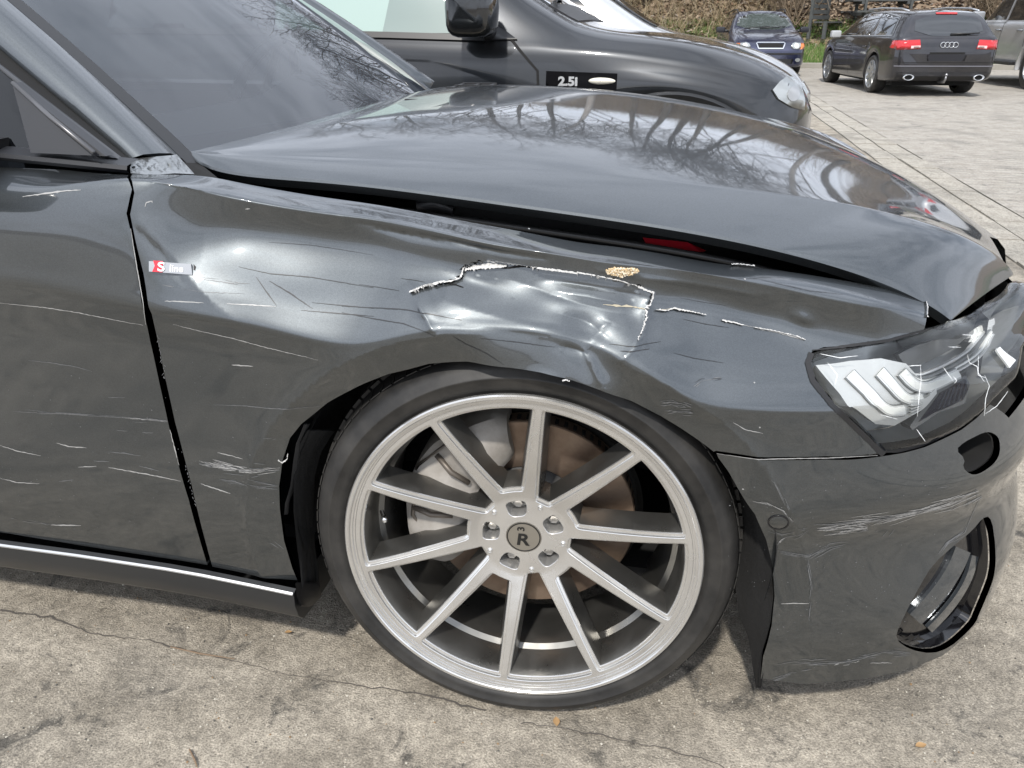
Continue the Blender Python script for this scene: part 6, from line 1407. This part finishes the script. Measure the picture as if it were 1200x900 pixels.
for row,(xa,xb) in enumerate(((1.985,2.19),(2.205,2.405))):
    y=-2.
    while y<22:
        l=.50; dz=rg.uniform(-.004,.004); 
        mb=MB().box(((xa+xb)/2+rg.randn()*.002,y+l/2,-.045+dz),(xb-xa-.004,l-.007,.10)); mb.build('paver',STN,pv); y+=l
kb=empty('kerb',(0,0,0)); tag(kb,kind='structure'); KST=mat('kerb_stone',(.34,.32,.28),.9,var=(4,.8,(.22,.21,.18)),bump=(40,.5,.005))
x=-8
while x<24: bevel(MB().box((x+.49,22.28+rg.randn()*.008,.055+rg.randn()*.004),(.975,.15,.16)).build('kerb_stone',KST,kb),.012,1); x+=1.0
# cracks near the camera
CRK=mat('crack_fill',(.09,.08,.07),.95)
mb=MB()
def gline(px,w_,seed,jit=.006):
    rg=np.random.RandomState(seed); P=np.array([atZ(u,v,0)[:2] for u,v in px]); P=resamp(P,.012,False); P=P+np.cumsum(rg.randn(*P.shape)*.0012,0)*.6+rg.randn(*P.shape)*.0015
    d=np.gradient(P,axis=0); d/=np.linalg.norm(d,axis=1)[:,None]+1e-9; nn=np.stack([-d[:,1],d[:,0]],1); ww=w_*np.abs(np.interp(np.arange(len(P)),np.arange(0,len(P)+6,6),.3+np.abs(rg.randn(len(range(0,len(P)+6,6))))))
    A=P+nn*ww[:,None]; B=P-nn*ww[:,None]; mb.ruled([[(a[0],a[1],.004) for a in A],[(a[0],a[1],.004) for a in B]])
gline([(0,716),(60,722),(110,742),(170,750),(240,768),(330,790),(400,802),(500,815),(560,832)],.0011,1); gline([(610,848),(700,862),(780,880),(850,900),(900,925)],.0008,2)
ck=mb.build('concrete_cracks',CRK); tag(ck,kind='stuff')
# grit on the slab
mb=MB(); rg=np.random.RandomState(12); GRT=[mat('grit_pale',(.50,.47,.40),.9),mat('grit_dark',(.10,.095,.085),.9),mat('grit_brown',(.26,.17,.09),.9)]
for _ in range(1500):
    u,v=rg.uniform(-40,1240),rg.uniform(640,915); p=atZ(u,v,0) if rg.rand()<.75 else np.array([rg.uniform(-1.5,3),rg.uniform(-1.4,6),0]); s=.0010+.0022*rg.rand()**2.5
    M_=Matrix.Rotation(rg.rand()*6,4,Vector(rg.randn(3)).normalized()); c=(p[0],p[1],s*.4)
    V=[Vector(q) for q in ((s,0,0),(0,s*.8,0),(-s*.9,0,0),(0,-s,0),(0,0,s*.7),(0,0,-s*.7))]; V=[M_@q for q in V]; mb.add([(q[0]+c[0],q[1]+c[1],q[2]+c[2]) for q in V],[(0,1,4),(1,2,4),(2,3,4),(3,0,4),(1,0,5),(2,1,5),(3,2,5),(0,3,5)],int(rg.choice(3,p=[.6,.3,.1])))
g_=mb.build('grit',GRT); tag(g_,kind='stuff')
# dry leaves and twig on the concrete
LEAF=mat('dry_leaf',(.30,.17,.07),.7,var=(60,.8,(.45,.30,.15)))
def dry_leaf(u,v,sz,rot,lab):
    p=atZ(u,v,.006); mb=MB(); r1=[];r2=[];r3=[]
    for k in np.linspace(0,1,7):
        w_=sz*.28*math.sin(PI*min(k*1.05,1))**.8; x=sz*(k-.5); z=.3*sz*(k-.5)**2
        for lst,yy,zz in ((r1,-w_,w_*.55),(r2,0,0),(r3,w_,w_*.45)): c,s=math.cos(rot),math.sin(rot); lst.append((x*c-yy*s,x*s+yy*c,z+zz))
    mb.ruled([r1,r2,r3]); o=mb.build('dry_leaf',LEAF,smooth=True,loc=tuple(p)); tag(o,lab,'leaf')
dry_leaf(652,846,.022,1.8,'small brown curled leaf on the concrete below the wheel'); dry_leaf(1079,874,.022,.4,'tan leaf on the concrete below the bumper corner'); dry_leaf(338,741,.016,.3,'tiny orange leaf scrap near the sill end'); dry_leaf(956,855,.001,.3,'x') if 0 else None
tw=MB().tube([atZ(200,758,.005),atZ(235,766,.007),atZ(275,772,.004)],[.0012,.0016,.0008],6).build('twig',mat('twig_bark',(.20,.14,.09),.8)); tag(tw,'thin dry twig lying on the concrete left of the wheel','twig')
tw=MB().tube([atZ(222,878,.005),atZ(228,890,.007),atZ(231,899,.004)],[.0014,.0018,.0010],6).build('twig',mat('twig_bark',(.20,.14,.09),.8)); tag(tw,'short stub of twig at the bottom edge of the photo','twig')
# ---- grass bank and leaf covered slope
rgh=np.random.RandomState(21)
def hz(x,y):
    t=max(0,y-25); return .04+.145*max(0,min(5.6,y-(19.4+3)))*1.55*.9+ (t*.55 if t<7 else 7*.55+(t-7)*.06)+ .12*math.sin(x*.7+y*.5)*min(1,t/2)+.10*math.sin(x*1.9-y*1.3)*min(1,t/2)
xs=np.linspace(-60,60,121); ys=np.concatenate([np.linspace(22.36,24.4,12),np.linspace(24.5,46,30),np.linspace(48,120,12)])
V=[(x,y,hz(x,y)) for y in ys for x in xs]; n=len(xs); F=[(i*n+j,i*n+j+1,(i+1)*n+j+1,(i+1)*n+j) for i in range(len(ys)-1) for j in range(n-1)]
HILL=mat('leaf_litter_slope',(.17,.125,.085),.95,var=(5,.9,(.33,.255,.18)),bump=(9,1,.08))
tag(mk('hillside',V,F,HILL,None,True),kind='structure')
def scatter(name,n,fn,mats,pts,seed):
    rg=np.random.RandomState(seed); V=[];F=[];mi=[]
    for i in range(n):
        x,y=pts(rg); z=hz(x,y)
        v,f=fn(rg,x,y,z); k=len(V); V+=v; F+=[tuple(a+k for a in q) for q in f]; m_=rg.randint(len(mats)); mi+=[m_]*len(f)
    o=mk(name,V,F,mats,None,False,mi); tag(o,kind='stuff'); return o
def leafq(rg,x,y,z):
    s=.04+.07*rg.rand(); a=rg.rand(3)*6.28; c1,s1=math.cos(a[0]),math.sin(a[0]); tl=rg.uniform(-.8,.8); ux=np.array([c1,s1,tl*.7])*s; uy=np.array([-s1,c1,rg.uniform(-.7,.7)])*s*.6; c=np.array([x,y,z+.02+.05*rg.rand()])
    return [tuple(c-ux),tuple(c-uy),tuple(c+ux),tuple(c+uy)],[(0,1,2,3)]
LM=[mat('litter_%s'%k,c,.9) for k,c in (('brown',(.24,.155,.10)),('pale',(.42,.33,.24)),('grey',(.30,.26,.22)),('dark',(.10,.07,.05)))]
scatter('leaf_litter',26000,leafq,LM,lambda rg:(rg.uniform(-5,14),24.6+rg.rand()**1.4*9),31)
def blade(rg,x,y,z):
    h=.06+.14*rg.rand()**2; w_=.010; a=rg.rand()*6.28; b=rg.uniform(-.6,.6,2)*h; c,s=math.cos(a)*w_,math.sin(a)*w_
    return [(x-c,y-s,z-.01),(x+c,y+s,z-.01),(x+b[0],y+b[1],z+h)],[(0,1,2)]
GM=[mat('grass_%s'%k,c,.8) for k,c in (('a',(.09,.19,.035)),('b',(.13,.24,.05)),('c',(.19,.25,.07)),('straw',(.34,.30,.17)))]
scatter('grass',60000,blade,GM[:3]+GM[:1]+GM[3:],lambda rg:(rg.uniform(-6,9.5),22.4+rg.rand()*3.4),32)
V=[(x,y,hz(x,y)+.012) for y in np.linspace(22.37,25.6,8) for x in xs]; F=[(i*n+j,i*n+j+1,(i+1)*n+j+1,(i+1)*n+j) for i in range(7) for j in range(n-1)]
tag(mk('grass_strip',V,F,mat('turf',(.07,.10,.03),.95,var=(6,.8,(.13,.15,.06)),bump=(30,.8,.03)),None,True),kind='structure')
def stalk(rg,x,y,z):
    h=.25+.75*rg.rand()**1.5; w_=.006; a=rg.rand()*6.28; c,s=math.cos(a)*w_,math.sin(a)*w_; b=rg.uniform(-.8,.8,2)*h; p=[(x,y,z),(x+b[0]*.5,y+b[1]*.5,z+h*.6),(x+b[0]*1.3,y+b[1]*1.3,z+h)]
    V=[];
    for q,k in zip(p,(1,.8,.3)): V+=[(q[0]-c*k,q[1]-s*k,q[2]),(q[0]+c*k,q[1]+s*k,q[2])]
    return V,[(0,1,3,2),(2,3,5,4)]
DM=[mat('dry_stem_%s'%k,c,.9) for k,c in (('a',(.34,.26,.15)),('b',(.24,.18,.11)),('c',(.42,.36,.24)),('d',(.16,.13,.07)))]
scatter('dry_undergrowth',9000,stalk,DM,lambda rg:(-7+10.0*rg.rand(),25.2+rg.rand()**1.3*8),33)
scatter('dry_brush',5000,stalk,DM,lambda rg:(rg.uniform(2,18),27.5+rg.rand()*6),34)
# ---- trees: bare, branching
BARK=mat('bark',(.065,.055,.045),.9,var=(6,.8,(.13,.115,.095)),bump=(25,.8,.03)); TWG=mat('twigs',(.085,.065,.05),.9); BIRCH=mat('pale_bark',(.42,.40,.37),.85,var=(5,.8,(.22,.20,.18)))
def tree(x,y,h,seed,lab,spread=.6,bark=BARK,lean=(0,0),nb=9,depth=4):
    rg=np.random.RandomState(seed); root=empty('bare_tree',(x,y,hz(x,y)-.1)); tag(root,lab,'tree','bare trees on the slope')
    tk=MB(); br=MB(); tw=MB()
    def branch(p,d,l,r,dep):
        pts=[p];dd=d/np.linalg.norm(d); n=5 if dep<3 else 3
        for i in range(n):
            dd=dd+rg.randn(3)*.13+np.array([0,0,.05]); dd/=np.linalg.norm(dd); pts.append(pts[-1]+dd*l/n)
        rad=[max(r*(1-.65*i/n),.0045) for i in range(n+1)]
        (br if dep<3 else tw).tube(pts,rad,5 if dep<3 else 3,cap=False)
        if dep>=depth: return
        k=rg.randint(4,7) if dep<3 else rg.randint(4,6)
        for _ in range(k):
            f=.25+.75*rg.rand(); i=min(int(f*n),n-1); q=pts[i]+(pts[i+1]-pts[i])*(f*n-i)
            a=rg.randn(3); a-=dd*np.dot(a,dd); a/=np.linalg.norm(a); nd_=dd*.75+a*(.55+.35*rg.rand())+np.array([0,0,.12]); branch(q,nd_,l*(.45+.25*rg.rand()),r*.48,dep+1)
    p=np.zeros(3); d=np.array([lean[0],lean[1],1.]); pts=[p]; n=10
    for i in range(n): d=d+rg.randn(3)*np.array([.05,.05,0]); d/=np.linalg.norm(d); pts.append(pts[-1]+d*h*.85/n)
    r0=h*.0125; tk.tube(pts,[r0*(1.25 if i==0 else 1-.8*i/n) for i in range(n+1)],9)
    for k in range(nb):
        f=.25+.75*(k+rg.rand())/nb; i=min(int(f*n),n-1); q=pts[i]+(pts[i+1]-pts[i])*(f*n-i); a=rg.rand()*6.28; nd_=np.array([math.cos(a)*spread,math.sin(a)*spread,.75]); branch(q,nd_,h*(.40-.20*f),r0*(.42-.25*f),1)
    tk.build('trunk',bark,root,smooth=True); c=br.build('branches',BARK,root,smooth=True); t2=tw.build('twigs',TWG,root); tag(t2,kind='stuff'); return root
labs=['tree trunk rising on the slope left of the picnic table','tall bare tree on the slope behind the dark estate','bare tree up the slope behind the blue car','forked bare tree high on the slope behind the silver off-roader','pale barked bare tree on the slope beyond the SUV','slender bare tree on the slope far left','bare tree on the slope above the black SUV hood','young bare tree at the top of the slope','wide bare tree on the slope right of the silver vehicle','thin bare tree beside the pale trunk','bare tree far right on the slope','leaning bare tree on the left slope','bare tree close behind the blue car roof','bare tree leaning over the grass bank','slim bare tree between the blue car and the dark estate','bare tree with many low branches above the SUV','tall bare tree above the dark estate roof']
tp=[(float(atY(862,10,26.5)[0]),26.5,13,1,(.03,0)),(6.9,27.5,14,2,(-.05,0)),(.2,27.0,14,3,(.05,0)),(10.5,27.5,12,4,(0,0)),(-2.6,25.5,14,5,(.08,0)),(-6.5,26.5,15,6,(.1,0)),(-4.2,27,14,7,(0,0)),(3.6,29,13,8,(0,0)),(14.5,25,13,9,(-.1,0)),(-9.5,23.5,14,10,(0,0)),(19,27,13,11,(0,0)),(-13.5,25,14,12,(.15,0)),(1.3,28.5,15,13,(.05,-.1)),(-1.2,26.5,12,14,(.12,-.15)),(4.6,28,16,15,(-.1,-.05)),(-5.0,25.4,12,16,(.1,-.1)),(8.6,29,15,17,(-.1,-.05))]
for (x,y,h,sd,ln),lb in zip(tp,labs): tree(x,y,h,sd,lb,bark=BIRCH if sd in (5,2) else BARK,lean=ln,nb=11)
# stubs of trunk standing in the frame behind the cars
# ---- picnic table and bench
PT=mat('weathered_dark_wood',(.045,.05,.052),.8,var=(12,.8,(.10,.105,.10)),bump=(40,.4,.004))
def bx(mb,c,d,rz=0,ry=0): mb.box(c,d,0,Matrix.Rotation(rz,4,'Z')@Matrix.Rotation(ry,4,'Y')); return mb
def picnic(x,y,rz):
    r=empty('picnic_table',(x,y,hz(x,y)-.03),rz); tag(r,'dark wooden picnic table with fixed benches on the bank behind the cars','table')
    for k in range(5): MB().box((0,-.32+.16*k,.76),(1.9,.145,.05)).build('tabletop_plank',PT,r)
    for sy in (-.72,.72):
        for k in range(2): MB().box((0,sy+(-.075+.15*k),.46),(1.9,.135,.05)).build('bench_plank',PT,r)
    for sx in (-.65,.65):
        MB().box((sx,0,.70),(.09,.78,.08)).build('cross_beam',PT,r); MB().box((sx+.001,0,.40),(.09,1.60,.09)).build('bench_beam',PT,r)
        for s in (-1,1): bx(MB(),(sx+.075,s*.38,.36),(.07,.11,.84)).build('leg',PT,r).rotation_euler=(0,0,0)
    return r
_p=atY(1030,20,25.6); picnic(float(_p[0]),25.6,R(8))
_b=atY(972,20,25.2); bn=empty('garden_bench',(float(_b[0]),25.2,hz(float(_b[0]),25.2)-.03),R(60)); tag(bn,'dark wooden bench with tall slatted back left of the picnic table','bench')
for k in range(3): MB().box((0,-.15+.14*k,.45),(1.3,.12,.045)).build('seat_slat',PT,bn)
for k in range(4): MB().box((0,.26+.03*k,.58+.15*k),(1.3,.03,.11)).build('back_slat',PT,bn)
for sx in (-.6,.6): MB().box((sx,-.15,.22),(.09,.09,.44)).build('front_leg',PT,bn); MB().box((sx,.31,.55),(.09,.08,1.1)).build('back_post',PT,bn)

# ---- bare bushes along the foot of the slope
def bush(x,y,h,seed,lab):
    rg=np.random.RandomState(seed); r=empty('bare_bush',(x,y,hz(x,y)-.05)); tag(r,lab,'bush','bare bushes on the slope'); mb=MB(); tw=MB()
    for k in range(44):
        a=rg.rand()*6.28; d=np.array([math.cos(a)*.5,math.sin(a)*.5,1.]); p=np.array([rg.randn()*.25,rg.randn()*.25,0]); pts=[p]
        for i in range(5): d=d+rg.randn(3)*.18; d/=np.linalg.norm(d); pts.append(pts[-1]+d*h*(.6+.5*rg.rand())/5)
        mb.tube(pts,[.016,.014,.011,.009,.006,.003],4,cap=False)
        for j in range(12):
            i=rg.randint(2,6); q=pts[i-1]+(pts[i]-pts[i-1])*rg.rand(); e=d+rg.randn(3)*.8; e/=np.linalg.norm(e); l=h*(.1+.2*rg.rand()); tw.tube([q,q+e*l*.5,q+(e+rg.randn(3)*.25)*l],[.006,.005,.003],3,cap=False)
    mb.build('stems',BUSHB,r,smooth=True); t_=tw.build('twigs',BUSHB,r); tag(t_,kind='stuff')
BUSHB=mat('bush_bark',(.15,.11,.075),.9,var=(8,.8,(.24,.19,.13)))
bl_=['bare brown bush far left on the slope','bare bush on the slope above the SUV windscreen','bushy brown shrub above the SUV hood','twiggy brown bush left of the tree trunk','low bare bush behind the blue car','bare bush right of the tree trunk','bare bush behind the garden bench','brown bush behind the picnic table','bare bush behind the dark estate','twiggy bush behind the silver vehicle']
for k,(x,lb) in enumerate(zip([-8.5,-5.4,-2.8,-.6,1.1,3.3,5.0,6.6,8.8,11.5],bl_)): bush(x,26.8+1.2*math.sin(k*2.1),3.8+.8*math.sin(k*1.3),50+k,lb)
